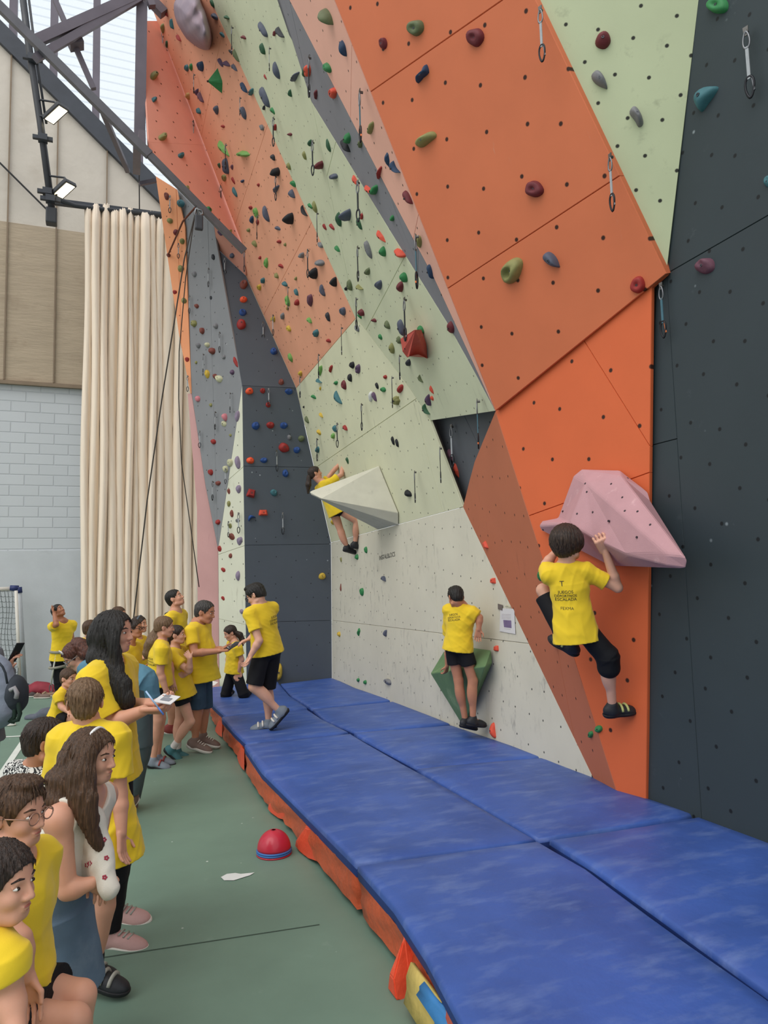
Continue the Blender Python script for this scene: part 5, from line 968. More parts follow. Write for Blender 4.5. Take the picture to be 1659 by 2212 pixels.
    # face parts
    for s_ in (-1,1):
        ec=h(.15*s_,.322,.012); mb=MB(); uvs(mb,ec,.048*hh,HA,(1.1,1,.52)); e=mb.build('eye',M_EYE,t,True)
        mb=MB(); uvs(mb,ec+hf*.026*hh,.031*hh,HA,(1,.9,.8)); mb.build('iris',M_IRIS,e,True)
        MB().tube([h(.07*s_,.372,.105),h(.15*s_,.362,.125),h(.235*s_,.305,.10)],[.014*hh,.018*hh,.008*hh],6).build('eyebrow',HAIR(hair['c'],*HB[hair['c']]),t,True)
    mb=MB(); uvs(mb,h(0,.378,-.245),.07*hh,HA,(1.15,.5,.3)); uvs(mb,h(0,.368,-.287),.065*hh,HA,(1.05,.5,.38)); mb.build('lips',M_LIP,t,True)
    # hair
    hs=Sdf(); g=hair.get('g',.035); st=hair['style']; hm=HAIR(hair['c'],*HB[hair['c']])
    hs.ell(h(0,-.06,.16),HA,np.array([.335+g,.43+g,.35+g])*hh,.05*hh)
    if st in('bowl',): hs.ell(h(0,-.02,.06),HA,np.array([.45,.50,.42])*hh,.08*hh)
    hs.ell(h(0,-.22,-.03),HA,np.array([.26+g,.25+g,.30+g])*hh,.06*hh)
    if st=='quiff': hs.ell(h(0,.14,.46),HA,np.array([.24,.24,.12])*hh,.06*hh)
    
    if st=='long':
        for s_ in (-1,1): hs.ell(h(.20*s_,-.10,-.04),HA,np.array([.20,.30,.36])*hh,.06*hh)
    hl=hair.get('line',.0); hs.cut(h(0,.46,-.14+hl),HA,np.array([.42,.40,.44])*hh,.02*hh)
    if st not in ('long','bowl'): 
        for s_ in (-1,1): hs.cut(h(.38*s_,.0,-.16),HA,np.array([.13,.15,.24])*hh,.02*hh)
        hs.plane(h(0,-.3,hair.get('nape',-.30)),-hu+hf*.25)
    elif st=='bowl': hs.plane(h(0,-.3,hair.get('nape',-.28)),-hu)
    xs=hs if st=='long' else Sdf()
    for pts,rs in (extra_hair or []):
        if isinstance(rs,tuple) and rs[0]=='flat':
            q=[J(p,d) for p,d in pts]
            for i in range(len(q)-1):
                a,b=q[i],q[i+1]; w=nrm(b-a); vx=nrm(np.cross(w,TC)); vy=np.cross(w,vx); xs.ell((a+b)/2,[vx,vy,w],[rs[1][i],rs[2],np.linalg.norm(b-a)*.72],.03)
        else: xs.chain([J(p,d) for p,d in pts],rs,.02)
    def hd_disp(Pp):
        q=Pp-hc; th=np.arctan2(q@hr,q@hf); zz=q@hu/hh; near=np.exp(-np.maximum(0,np.linalg.norm(q,axis=1)/hh-.5)*3); a=Pp@RV;b=Pp@TC; return hh*near*(.010*np.sin(th*23+3*np.sin(zz*4+th*2))+.008*np.sin(th*47+zz*6))+(1-near*.6)*(.0028*np.sin(a*230+b*190+2.5*np.sin(Pp[:,2]*7+a*20))+.0016*np.sin(a*430-b*380+2*np.sin(Pp[:,2]*9)))
    V,Q=hs.mesh(min(vox,.0065),hd_disp); P.hair=fast_mesh('hair',V,Q,hm,t)
    if xs is not hs and xs.p: V2,Q2=xs.mesh(min(vox,.0065),hd_disp); fast_mesh('ponytail',V2,Q2,hm,t)
    if st=='long' or st=='pony' or st=='bowl' or st=='quiff' or st=='short': strands(P,V,Q,hm,hair.get('strands',60 if D<5 else 0),rng)
    # clothes
    c=1.0; s=Sdf(); ease=top.get('ease',.014); mT=top['m']; hem=top.get('hem',.04); 
    hemp=pv-U*hem*S; eB=max(ease,bottom.get('ease',.012)+.010); wd=.099*S*build+eB+.006; dpt=(.072*build+belly*.75)*S+eB+.008
    s.cap(sh['r']+U*.003*S,sh['l']+U*.003*S,.036*S+ease*.4,.036*S+ease*.4,k); s.ell(nb-U*.105*S,ax,[.094*S*build+ease,.066*S*build+ease*.8,.112*S],k)
    s.tubeq(nb-U*.10*S,hemp+Fw*belly*.5*S,(Rr,Fw),(.084*S*build+ease*.5,.056*S*build+ease*.4),(wd+top.get('flare',.0),dpt+top.get('flare',.0)),.03)
    if belly: s.ell((nb+pv)/2-U*.05*S+Fw*belly*.55*S,ax,[.09*S*build+ease,(.058+belly)*S+ease,.13*S],.04)
    for s_ in 'rl': s.cap(nb-U*.018*S,sh[s_]+U*.004*S,.042*S+ease*.3,.034*S+ease*.4,.03)
    for s_ in 'rl':
        f=top.get('sleeve',.62)
        if f>0:
            e=sh[s_]+(el[s_]-sh[s_])*min(f,1); w=nrm(el[s_]-sh[s_]); a1=nrm(np.cross(w,Fw+.1*U)); a2=np.cross(w,a1)
            s.tubeq(sh[s_]-w*.01*S,e,(a1,a2),(.036*S+ease*.4,)*2,(.036*S+ease*.45+.003,)*2,.03)
            if f>1: s.cap(el[s_],el[s_]+(wr[s_]-el[s_])*.93,.027*S+ease*.5,.022*S+ease*.4,.02)
    for pts,rs in top.get('extra',[]): s.chain([J(p,d) for p,d in pts],rs,.03)
    s.cut(nb+U*.028*S+Fw*.02*S,ax,np.array([.045,.047,.052])*S*(1.0 if not top.get('tank') else 1.35),.01)
    if top.get('tank'):
        for s_ in 'rl': s.cut(sh[s_]+(.035*S)*(Rr if s_=='r' else -Rr),ax,np.array([.05,.075,.085])*S,.01)
    if not top.get('nocut'): s.plane(hemp,-U)
    V,Q=s.mesh(vox,wrinkle(sum(map(ord,key))+3,top.get('wr',.0065),28,95,9,dirb=U*.35)); P.shirt=fast_mesh(top.get('name','t_shirt'),V,Q,mT,t); P.sv,P.sq=V,Q
    b=Sdf(); kd=bottom['kind']; mB=bottom['m']; eb=bottom.get('ease',.012); f=bottom.get('len',.75)
    if kd!='skirt':
        b.ell(pv+U*.01*S,ax,[.090*S*build+eb,.065*S*build+eb,.068*S],.03); b.tubeq(pv+U*.05*S,pv-U*.02*S,(Rr,Fw),(.084*S*build+eb*.5,.060*S*build+eb*.5),(.093*S*build+eb,.066*S*build+eb),.03)
        for s_ in 'rl':
            f=bottom.get('len_'+s_,bottom.get('len',.75)); w=nrm(kn[s_]-hp[s_]); a1=nrm(np.cross(w,Fw+U*.31)); a2=np.cross(w,a1); e=hp[s_]+(kn[s_]-hp[s_])*min(f,1)
            b.tubeq(hp[s_]+w*.005*S,e,(a1,a2),(.047*S*build+eb*.7,)*2,(.054*S*build+(.040-.054)*S*min(f,1)+eb*1.25,)*2,.025)
            if f>1: 
                b.cap(kn[s_],kn[s_]+(an[s_]-kn[s_])*.2,.038*S+eb,.038*S+eb,.02); w=nrm(an[s_]-kn[s_]); a1=nrm(np.cross(w,Fw+U*.31)); b.tubeq(kn[s_],kn[s_]+(an[s_]-kn[s_])*(f-1),(a1,np.cross(w,a1)),(.036*S+eb,)*2,(.026*S+eb,)*2,.02)
    else:
        he=J(*bottom['hem']); b.tubeq(pv+U*.075*S,pv-U*.06*S,(Rr,Fw),(.086*S*build+eb,.064*S*build+eb),(.105*S*build+eb,.085*S+eb),.04); b.tubeq(pv-U*.05*S,he,(Rr,Fw),(.105*S*build+eb,.085*S+eb),(.125*S+eb,.115*S+eb),.04)
    V,Q=b.mesh(vox,wrinkle(sum(map(ord,key))+9,.003,20,50,5)); P.bottom=fast_mesh(bottom.get('name','shorts'),V,Q,mB,t)
    # shoes
    for s_ in 'rl': shoe(P,s_,shoes)
    PEOPLE[key]=P; return P
def uvs(mb,c,r,A,sc=(1,1,1),n=10,m=7):
    v=[];f=[]
    for i in range(m+1):
        a=math.pi*i/m
        for j in range(n):
            b=2*math.pi*j/n; p=(math.sin(a)*math.cos(b)*sc[0],math.sin(a)*math.sin(b)*sc[1],math.cos(a)*sc[2]); v.append(c+r*(A[0]*p[0]+A[1]*p[1]+A[2]*p[2]))
    for i in range(m):
        for j in range(n): f.append((i*n+j,(i+1)*n+j,(i+1)*n+(j+1)%n,i*n+(j+1)%n))
    mb.add(v,f)
def strands(P,V,Q,mat,n,rng):
    if n<=0: return
    mb=MB(); hh=P.hh; idx=[rng.randrange(len(V)) for _ in range(n*3)]
    N=0
    for i in idx:
        p=V[i]; q=p-P.hc; out=nrm(q-P.hu*np.dot(q,P.hu)*.7)
        if np.dot(q,P.hf)>.1*hh and np.dot(q,P.hu)<.3*hh: continue
        if np.dot(q,P.hu)<.08*hh: continue
        d=nrm(-P.hu*1.0+out*.35-P.hf*.1); d=nrm(d-out*np.dot(d,out)*.9); L=hh*rng.uniform(.10,.2)
        mb.tube([p-out*.002,p+d*L*.5+out*.004,p+d*L+out*(.001)],[.0022,.002,.0006],4,cap=False); N+=1
        if N>=n: break
    mb.build('hair_strand_detail',mat,P.hair,True)['kind']='stuff'
def shoe(P,s_,spec):
    S=P.S; a=P.an[s_]; tp=P.tt[s_]; k=P.kn[s_]; d=nrm(tp-a)
    sh=nrm(a-k); fd=nrm(d-sh*np.dot(d,sh)*.0)
    # foot frame: forward along the sole, up away from the sole
    up=nrm(-sh-fd*np.dot(-sh,fd)) if np.linalg.norm(-sh-fd*np.dot(-sh,fd))>.15 else ZU
    L=max(.13*S,np.linalg.norm(tp-a)); fd=nrm(tp-a); ah=.036*S; sidev=np.cross(fd,up)
    drop_=up*ah*.65; fl=nrm((tp-(a-drop_))); up=nrm(up-fl*np.dot(up,fl)); sidev=np.cross(fl,up)
    heel=a-up*ah*.9-fl*.035*S; toe=heel+fl*max(.148*S,.0)
    z=Sdf(); ax=[sidev,fl,up]; lift=spec.get('toe',.0)
    z.ell(heel+fl*.02*S+up*.018*S,ax,np.array([.026,.034,.032])*S,.02*S); z.ell(heel+fl*.068*S+up*.012*S,ax,np.array([.028,.06,.026])*S,.02*S); z.ell(heel+fl*.118*S+up*.004*S,ax,np.array([.032,.044,.023])*S,.02*S)
    z.cap(a-up*.02*S,a+up*spec.get('ankle',.008)*S,.03*S,.027*S,.015*S)
    z.plane(heel-up*.012*S,-up); V,Q=z.mesh(min(P.vox,.005)); o=fast_mesh('shoe',V,Q,spec['m'],P.root)
    z=Sdf(); e=.004
    z.ell(heel+fl*.02*S+up*.004*S,ax,np.array([.028,.037,.03])*S,.02*S); z.ell(heel+fl*.068*S,ax,np.array([.029,.062,.024])*S,.02*S); z.ell(heel+fl*.118*S-up*.002*S,ax,np.array([.0345,.048,.022])*S,.02*S)
    z.plane(heel-up*.016*S,-up); z.plane(heel+up*spec.get('rand',-.002)*S,up); V,Q=z.mesh(min(P.vox,.005)); fast_mesh('sole',V,Q,spec['sole'],o)
    if spec.get('strap'):
        for f in ((.075,.105) if spec.get('two') else (.085,)):
            pts=[]
            for q in np.linspace(-1,1,9): 
                w=math.cos(q*1.45); pts.append(heel+fl*f*S+sidev*math.sin(q*1.45)*.0305*S+up*(.012+.029*w*(1.1-(f-.07)*6))*S)
            MB().tube(pts,.0055*S*1.25,5).build('strap',spec['strap'],o,True)
    if spec.get('lace'):
        mb=MB()
        for f in (.06,.075,.09,.105): mb.tube([heel+fl*f*S+sidev*-.018*S+up*(.042-(f-.06)*.25)*S,heel+fl*(f+.004)*S+up*(.051-(f-.06)*.36)*S,heel+fl*f*S+sidev*.018*S+up*(.042-(f-.06)*.25)*S],.0032*S,5)
        mb.build('laces',spec['lace'],o,True)
    if spec.get('sock'):
        z=Sdf(); z.cap(a-up*.01*S,a-sh*.06*S,.026*S,.0255*S,.01); V,Q=z.mesh(min(P.vox,.005)); fast_mesh('sock',V,Q,spec['sock'],P.root)
def bvh(P): return BVHTree.FromPolygons([tuple(map(float,v)) for v in P.sv],[tuple(map(int,q)) for q in P.sq])
def shirt_print(P,lines,org,size,back=True,name='back_print',lead=1.25,rot=0,mat=None,off=.0025,sub=None):
    """ink lettering laid on the shirt; org = pixel of the middle of the first line"""
    b=bvh(P); o=EYE; d=ray(*org); hit=b.ray_cast(Vector(EYE),Vector(d).normalized())
    if not hit[0]: return
    p0=np.array(hit[0]); tdir=P.Fw if back else -P.Fw; ux=P.Rr if back else -P.Rr; uy=P.U; a=math.radians(rot); ux,uy=ux*math.cos(a)+uy*math.sin(a),uy*math.cos(a)-ux*math.sin(a)
    for i,(tx,sc) in enumerate(lines):
        ray_text(tx,size*sc,p0-uy*size*lead*i,ux,uy,None,mat or M_INK,name,P.shirt,off,b,nrm(tdir),bold=.0)
def strip_on(P,pts,r,mat,name,parent=None): return MB().tube(pts,r,6).build(name,mat,parent or P.root,True)
J_=lambda c,x,y,d=0.0:(px(c,x,y),d)
YT=dict(m=M_YT); SHB=dict(kind='shorts',m=M_BKS,len=.72); PB=dict(kind='shorts',m=M_BKS,len=1.95,name='trousers')
CSB=dict(m=M_SHB,sole=M_SOLB,strap=M_STRG,two=True,ankle=.012,rand=.002)
# --- boy gripping the pink volume
def VD(x,y):
    h=VPB.ray_cast(Vector(EYE),Vector(ray(*px('S',x,y))).normalized()); return depth_of(h[0]) if h[0] else depth_of(on16(*px('S',x,y)))
D=depth_of(on16(1290,1350))-.34
p=person('grip','person in yellow shirt and black shorts gripping the pink volume with both hands',D,1.42,(px('S',630,1362),138,8),px('T',625,50),px('T',672,392),172,
 dict(r=dict(e=J_('T',888,165,-.02),w=(px('S',822,1398),VD(822,1398)-.05,1),h=(px('S',800,1345),VD(800,1345)-.035,1),hs=1.3,curl=1.5,pn=nrm(-TC+RV*.2)),l=dict(e=J_('S',520,1470,.12),w=J_('S',575,1400,.2),h=J_('S',590,1350,.25),curl=1.1,pn=-TC)),
 dict(r=dict(k=J_('T',838,520,-.02),a=J_('T',862,778,.06),t=J_('T',985,782,.10)),l=dict(k=J_('T',508,178,.16),a=J_('T',655,462,.24),t=J_('T',590,440,.30))),
 dict(style='bowl',c='streak',g=.06,nape=-.36,strands=90),dict(m=M_YT,hem=.045,ease=.014,flare=.0,wr=.008,sleeve=.62),dict(kind='shorts',m=M_BKS,len=1.0,len_r=1.12,len_l=.86,ease=.024),dict(CSB,strap=M_STRAP),'fair',hh=.252,build=.88)
shirt_print(p,[('JUEGOS',1),('DEPORTIVOS',.86),('ESCALADA',1)],px('N',565,935),.029,rot=-4,lead=.86)
shirt_print(p,[('FEXMA',1)],px('N',585,1150),.028,rot=-6,mat=MAT('grey_ink','6b6430',rough=.8,bump=0))
shirt_print(p,[('T',1)],px('N',515,835),.05,rot=-4,name='emblem_print')
# --- boy at the green volume
D=depth_of(onx(1000,1420,3.57))-.55
p=person('foot','person in yellow shirt standing on a low foothold in front of the green volume',D,1.36,(px('T',58,214),-165,-20),px('T',86,258),px('T',70,465),148,
 dict(r=dict(e=J_('T',180,318,-.02),w=J_('T',176,378,-.04),h=J_('T',170,430,-.04),pn=TC,curl=.45),l=dict(e=J_('P',968,1402,.16),w=J_('P',966,1438,.2),h=J_('P',962,1456,.22),curl=.9)),
 dict(r=dict(k=J_('T',145,640),a=J_('T',146,842,.0),t=J_('T',238,862,.12)),l=dict(k=J_('T',72,640),a=J_('T',108,850),t=J_('T',180,885,.12))),
 dict(style='quiff',c='black',g=.03,strands=0),dict(m=M_YT,hem=.03,ease=.014,wr=.008),dict(kind='shorts',m=M_BKS,len=.52,ease=.014),dict(CSB,strap=None),'tan',hh=.205,build=.95)
shirt_print(p,[('JUEGOS',1),('DEPORTIVOS',.86),('ESCALADA',1)],px('T',45,308),.028,rot=14,lead=.9)
# --- girl climbing behind the cream volume
D=depth_of(on12(735,1090))-.46
p=person('reach','person in yellow shirt reaching up behind the cream pyramid volume',D,1.42,(px('G',148,622),105,18),px('G',205,695),px('G',312,912),128,
 dict(r=dict(e=J_('G',352,632,.1),w=J_('G',368,545,.22),h=J_('G',378,500,.3),curl=1.0,pn=nrm(-TC+RV)),l=dict(e=J_('G',285,608,.05),w=J_('G',345,540,.1),h=J_('G',368,498,.12),curl=1.0,pn=nrm(-TC+RV))),
 dict(r=dict(k=J_('G',478,1000,.05),a=J_('G',456,1172,.08),t=J_('G',538,1196,.16)),l=dict(k=J_('G',350,1080,.0),a=J_('G',398,1200,.02),t=J_('G',468,1236,.1))),
 dict(style='pony',c='dark',g=.03),dict(m=M_YT,hem=.04,ease=.016),dict(kind='shorts',m=M_BKS,len=.2),dict(CSB,strap=None),'light',hh=.205,extra_hair=[([(px('G',100,650),-.02),(px('G',95,710),-.03),(px('G',92,775),-.03)],[.035,.04,.015])])
# --- boy walking on the mats
D=depth_of(onz(582,1575,.3))
walk=person('walk','person in yellow shirt, black shorts and glasses stepping across the blue mats',D,1.62,(px('K',1188,242),-105,-28),px('K',1235,335),px('K',1298,775),-130,
 dict(l=dict(e=J_('K',1222,672,-.08),w=J_('K',1140,815,-.1),h=J_('K',1112,870,-.1),curl=.7),r=dict(e=J_('K',1195,600,.05),w=J_('K',1130,655,.0),h=J_('K',1085,672,-.02),curl=.5,pn=-ZU)),
 dict(l=dict(k=J_('K',1172,1105,-.05),a=J_('K',1415,1335,.0),t=J_('K',1352,1452,-.02)),r=dict(k=J_('K',1295,1140,.0),a=J_('K',1312,1440,.0),t=J_('K',1205,1488,-.02))),
 dict(style='quiff',c='black',g=.045,nape=-.25),dict(m=M_YT,hem=.015,ease=.016),dict(kind='shorts',m=M_BKS,len=.93,ease=.02),dict(m=M_SHG,sole=M_SOLB,strap=M_SOLW,two=True,rand=.004),'fair',hh=.232)
shirt_print(walk,[('JUEGOS',1),('DEPORTIVOS',.86),('ESCALADA',1)],px('K',1368,455),.034,lead=.95)
M_GLS=MAT('spectacle_frame','3a2f2c',rough=.4,bump=0)
def glasses(P,mat=M_GLS,r=.0022):
    h=P.h; hh=P.hh; g=None
    mb=MB()
    for s_ in (-1,1):
        c=h(.16*s_,.43,.0); mb.tube([c+hh*(P.hr*.11*math.cos(a)+P.hu*.085*math.sin(a)) for a in np.linspace(0,6.283,15)[:-1]],r,5,closed=True); mb.tube([h(.27*s_,.43,.02),h(.36*s_,.1,.03),h(.36*s_,-.08,.02)],r,5)
    mb.tube([h(-.05,.44,.01),h(.05,.44,.01)],r,5); mb.build('glasses',mat,P.root,True)
glasses(walk,r=.003)
# --- kneeling girl
D=depth_of(onz(505,1506,.3))
p=person('kneel','person in yellow shirt and black trousers kneeling on the far mat',D,1.42,(px('K',948,600),-65,-22),px('K',990,685),px('K',985,955),-60,
 dict(l=dict(e=J_('K',1058,850),w=J_('K',1030,955),h=J_('K',1015,1015),curl=.4),r=dict(e=J_('K',925,850,.1),w=J_('K',940,900,.0),h=J_('K',935,930,-.05))),
 dict(l=dict(k=J_('K',1075,1180,-.05),a=J_('K',1120,1165,.32),t=J_('K',1140,1160,.45)),r=dict(k=J_('K',905,1185,-.05),a=J_('K',960,1165,.32),t=J_('K',975,1160,.45))),
 dict(style='pony',c='dark',g=.03,nape=-.25),dict(m=M_YT,hem=.015,ease=.016),PB,dict(CSB,strap=None),'light',hh=.2,extra_hair=[([(px('K',1005,600),.0),(px('K',1040,620),.02),(px('K',1062,665),.02),(px('K',1070,715),.02)],[.035,.042,.035,.012])])
# --- man holding the clipboard
D=depth_of(onz(432,1622,0))
man=person('man','person in yellow shirt and denim shorts holding a clipboard',D,1.70,(px('K',712,405),82,-12),px('K',640,505),px('K',665,955),80,
 dict(r=dict(e=J_('K',612,790,-.1),w=J_('K',850,768,-.1),h=J_('K',915,765,-.08),curl=.9,pn=ZU),l=dict(e=J_('K',720,780,-.08),w=J_('K',855,745,-.22),h=J_('K',915,740,-.25),curl=.8,pn=ZU)),
 dict(r=dict(k=J_('K',640,1325),a=J_('K',615,1625),t=J_('K',740,1695,-.02)),l=dict(k=J_('K',705,1320),a=J_('K',690,1580),t=J_('K',800,1640))),
 dict(style='short',c='grey',g=.025,line=.06,nape=-.3),dict(m=M_YT,hem=.06,ease=.02,wr=.006),dict(kind='shorts',m=M_DEN2,len=.95,ease=.016,name='denim_shorts'),dict(m=M_SNK,sole=M_SOLW,lace=M_SOLW,rand=.006,ankle=.015),'tan',hh=.252,belly=.028,build=1.08)
# --- man looking up behind him
D=depth_of(onz(395,1580,0))
p=person('look','person in yellow shirt with black shoulder strap looking up beside the curtain',D,1.76,(px('K',428,275),88,26),px('K',432,395),px('K',450,880),80,{},
 dict(r=dict(k=J_('K',420,1190),a=J_('K',385,1490),t=J_('K',450,1528)),l=dict(k=J_('K',510,1190),a=J_('K',500,1490),t=J_('K',570,1522))),
 dict(style='short',c='black',g=.02,nape=-.3),YT,dict(kind='shorts',m=M_BKS,len=.85),dict(m=M_REDS,sole=M_SOLW),'light',hh=.235)
strip_on(p,[p.nb+p.Rr*.06+p.U*.01-p.Fw*.02,p.nb-p.U*.02+p.Rr*.07-p.Fw*.1,p.nb-p.U*.10+p.Rr*.03-p.Fw*.135,p.nb-p.U*.25-p.Rr*.08-p.Fw*.135],.014,M_BLKP,'bag_strap')
# --- girl with wavy ponytail
D=depth_of(onz(350,1655,0))
p=person('curl','person in yellow shirt and black shorts wearing grey climbing shoes with red straps',D,1.52,(px('K',330,545),108,-4),px('K',295,675),px('K',275,1050),112,
 dict(r=dict(e=J_('K',288,970,-.02),w=J_('K',345,1145,-.02),h=J_('K',368,1195),curl=.4),l=dict(e=J_('K',380,900,.0),w=J_('K',400,1040,-.05))),
 dict(r=dict(k=J_('K',262,1420),a=J_('K',222,1800),t=J_('K',365,1862)),l=dict(k=J_('K',292,1400),a=J_('K',262,1770),t=J_('K',390,1815))),
 dict(style='pony',c='light',g=.04,nape=-.2),dict(m=M_YT,hem=.02,ease=.02,wr=.007),dict(kind='shorts',m=M_BKS,len=.5,ease=.02),dict(m=M_SHG,sole=M_SOLB,strap=M_REDS,rand=.004),'light',hh=.212,
 extra_hair=[([(px('K',258,575),0),(px('K',225,650),0),(px('K',195,720),0),(px('K',170,790),0),(px('K',160,830),0)],[.04,.06,.06,.05,.02]),([(px('K',262,640),-.03),(px('K',215,690),-.03),(px('K',205,770),-.02)],[.03,.05,.02])])
shirt_print(p,[('JUEGOS',1),('DEPORTIVOS',.86),('ESCALADA',1)],px('K',190,850),.03,lead=.95)
# --- girl with folded arms
D=depth_of(onz(385,1635,0))
p=person('fold','person in long yellow shirt and teal climbing shoes standing with folded arms',D,1.44,(px('K',448,618),92,2),px('K',425,745),px('K',478,1090),88,
 dict(r=dict(e=J_('K',560,955,-.08),w=J_('K',570,835,-.12),h=J_('K',535,790,-.08),curl=.7),l=dict(e=J_('K',565,950,-.1),w=J_('K',515,995,-.26),h=J_('K',475,1000,-.27),curl=.3,pn=-TC)),
 dict(r=dict(k=J_('K',570,1435),a=J_('K',400,1695),t=J_('K',475,1790)),l=dict(k=J_('K',470,1430),a=J_('K',452,1710),t=J_('K',575,1780))),
 dict(style='pony',c='dark',g=.03,nape=-.28),dict(m=M_YT,hem=.085,ease=.022,flare=.02,wr=.007),dict(kind='shorts',m=M_BKS,len=.48,ease=.018),dict(m=M_SHT,sole=M_SOLB,sock=M_SOCK,rand=.006),'fair',hh=.205,extra_hair=[([(px('K',378,640),0),(px('K',352,700),0),(px('K',345,760),0)],[.035,.045,.015])])
# --- two profiles behind the long-haired woman
D=7.75
p=person('prof','person in yellow shirt and glasses in profile, just beyond the white papers',D,1.48,(px('L',1148,470),80,4),px('L',1100,600),px('L',1110,960),78,
 dict(r=dict(e=J_('L',1130,830,-.05),w=J_('L',1200,808,-.12),h=J_('L',1240,800,-.12),pn=ZU)),
 dict(r=dict(k=J_('P',288,1560),a=J_('P',290,1628),t=J_('P',312,1640)),l=dict(k=J_('P',296,1555),a=J_('P',298,1610),t=J_('P',318,1622))),
 dict(style='short',c='dark',g=.035),YT,dict(kind='shorts',m=M_BKS,len=.8),dict(CSB,strap=None),'tan',hh=.2); glasses(p,r=.003)
D=8.8
p=person('prof2','person in yellow shirt with grey headband, standing in profile near the curtain',D,1.5,(px('L',1192,432),82,4),px('L',1165,545),px('L',1180,860),80,
 dict(r=dict(e=J_('L',1190,700,-.05),w=J_('L',1225,720,-.1),h=J_('L',1250,715,-.1),pn=ZU)),
 dict(r=dict(k=J_('P',305,1520),a=J_('P',306,1590),t=J_('P',324,1602)),l=dict(k=J_('P',312,1515),a=J_('P',314,1580),t=J_('P',330,1590))),
 dict(style='pony',c='dark',g=.03),YT,dict(kind='shorts',m=M_BKS,len=.8),dict(CSB,strap=None),'light',hh=.205)
MB().tube([p.h(.37*math.cos(a),.0+.08*math.sin(a),.12+.40*math.sin(a)) for a in np.linspace(0,math.pi,10)],.012,6).build('headband',MAT('grey_band','59636c',rough=.8),p.root,True)
D=9.6
person('back2','person in front of the curtain, only the head top showing above the paper holder',D,1.62,(px('L',1015,350),85,0),px('L',1000,440),px('L',1005,760),85,{},
 dict(r=dict(k=J_('P',255,1490),a=J_('P',255,1560),t=J_('P',272,1572)),l=dict(k=J_('P',262,1485),a=J_('P',262,1552),t=J_('P',280,1562))),
 dict(style='short',c='brown',g=.03),YT,PB,dict(CSB,strap=None),'light',hh=.215)
D=8.3
person('short','person in yellow shirt with back turned, between harness wearer and paper holder',D,1.4,(px('L',778,468),135,0),px('L',768,560),px('L',770,880),140,{},
 dict(r=dict(k=J_('P',198,1545),a=J_('P',199,1608),t=J_('P',212,1618)),l=dict(k=J_('P',190,1545),a=J_('P',190,1608),t=J_('P',200,1618))),
 dict(style='short',c='brown',g=.02,nape=-.3),YT,SHB,dict(CSB,strap=None),'light',hh=.2)
# --- youth in harness
D=11.4
har=person('har','person in yellow shirt and climbing harness with one hand on the head',D,1.58,(px('L',498,318),72,34),px('L',535,405),px('L',525,730),48,
 dict(r=dict(e=J_('L',482,432,-.16),w=J_('L',462,335,-.05),h=J_('L',446,295,.0),curl=.3,pn=RV),l=dict(e=J_('L',608,500,.05),w=J_('L',612,610,.0))),
 dict(r=dict(k=J_('P',128,1474),a=J_('P',128,1517),t=J_('P',134,1527)),l=dict(k=J_('P',142,1474),a=J_('P',142,1517),t=J_('P',150,1527))),
 dict(style='short',c='black',g=.03),dict(m=M_YT,hem=.0,ease=.016),PB,dict(CSB,strap=None),'dark',hh=.225)
M_HAR=MAT('harness_webbing','8f8c80',rough=.8)
def loopring(c,a,b,ra,rb,n=20): return [c+a*ra*math.cos(t)+b*rb*math.sin(t) for t in np.linspace(0,2*math.pi,n,endpoint=False)]
MB().tube(loopring(har.pv+har.U*.14,har.Rr,har.Fw,.175,.13),.022,6,closed=True).build('harness_belt',M_HAR,har.root,True)
for s_ in 'rl':
    w=nrm(har.kn[s_]-har.hp[s_]); a1=nrm(np.cross(w,har.Fw)); MB().tube(loopring(har.hp[s_]+w*.10,a1,np.cross(w,a1),.115,.115),.02,6,closed=True).build('leg_loop',M_HAR,har.root,True)
lan=MB().tube([har.pv+har.U*.13-TC*-.14+RV*-.02,har.pv-ZU*.1+TC*.16-RV*.05,har.pv-ZU*.36+TC*.15-RV*.09],.012,6).build('lanyard',MAT('rope_white','c9c6bb',rough=.8),har.root,True)
MB().tube([np.array(har.pv-ZU*.42+TC*.15-RV*.09)+RV*.025*math.cos(a)+ZU*.06*math.sin(a) for a in np.linspace(0,6.28,13)[:-1]],.007,5,closed=True).build('carabiner',M_STEEL,lan,True)
# --- woman bending over
D=6.0
p=person('bend','person in teal denim shirt bending forward with sunglasses on the head',D,1.66,(px('L',645,700),-58,-38),px('L',730,800),px('L',1190,975),0,
 dict(r=dict(e=J_('P',205,1500,.1),w=J_('P',180,1560,.0)),l=dict(e=J_('P',195,1500,-.1),w=J_('P',175,1560,-.1))),
 dict(r=dict(k=J_('P',305,1610,0),a=J_('P',285,1732,0),t=J_('P',276,1752,-.1)),l=dict(k=J_('P',298,1610,0),a=J_('P',281,1722,.0),t=J_('P',268,1742,-.05))),
 dict(style='short',c='auburn',g=.05,nape=-.4),dict(m=M_TEAL,hem=.02,ease=.02,sleeve=.9,name='denim_shirt',nocut=True,extra=[([(px('P',262,1468),0),(px('P',296,1482),0),(px('P',306,1510),0)],[.165,.165,.15])]),dict(kind='shorts',m=M_GRT,len=1.93,ease=.022,name='trousers'),dict(m=M_SNK,sole=M_SOLW),'fair',hh=.22,fwd=nrm(np.array([0,0,-1.0])+TC*.2),
 extra_hair=[([(px('L',690,610),-.03),(px('L',735,680),-.05),(px('L',780,730),-.04)],[.06,.055,.02]),([(px('L',660,600),0),(px('L',760,640),-.02),(px('L',800,690),-.02)],[.06,.05,.02])])
glasses(p,MAT('silver_frame','8f8f92',rough=.3,metal=.6,bump=0),.003)
mb=MB()
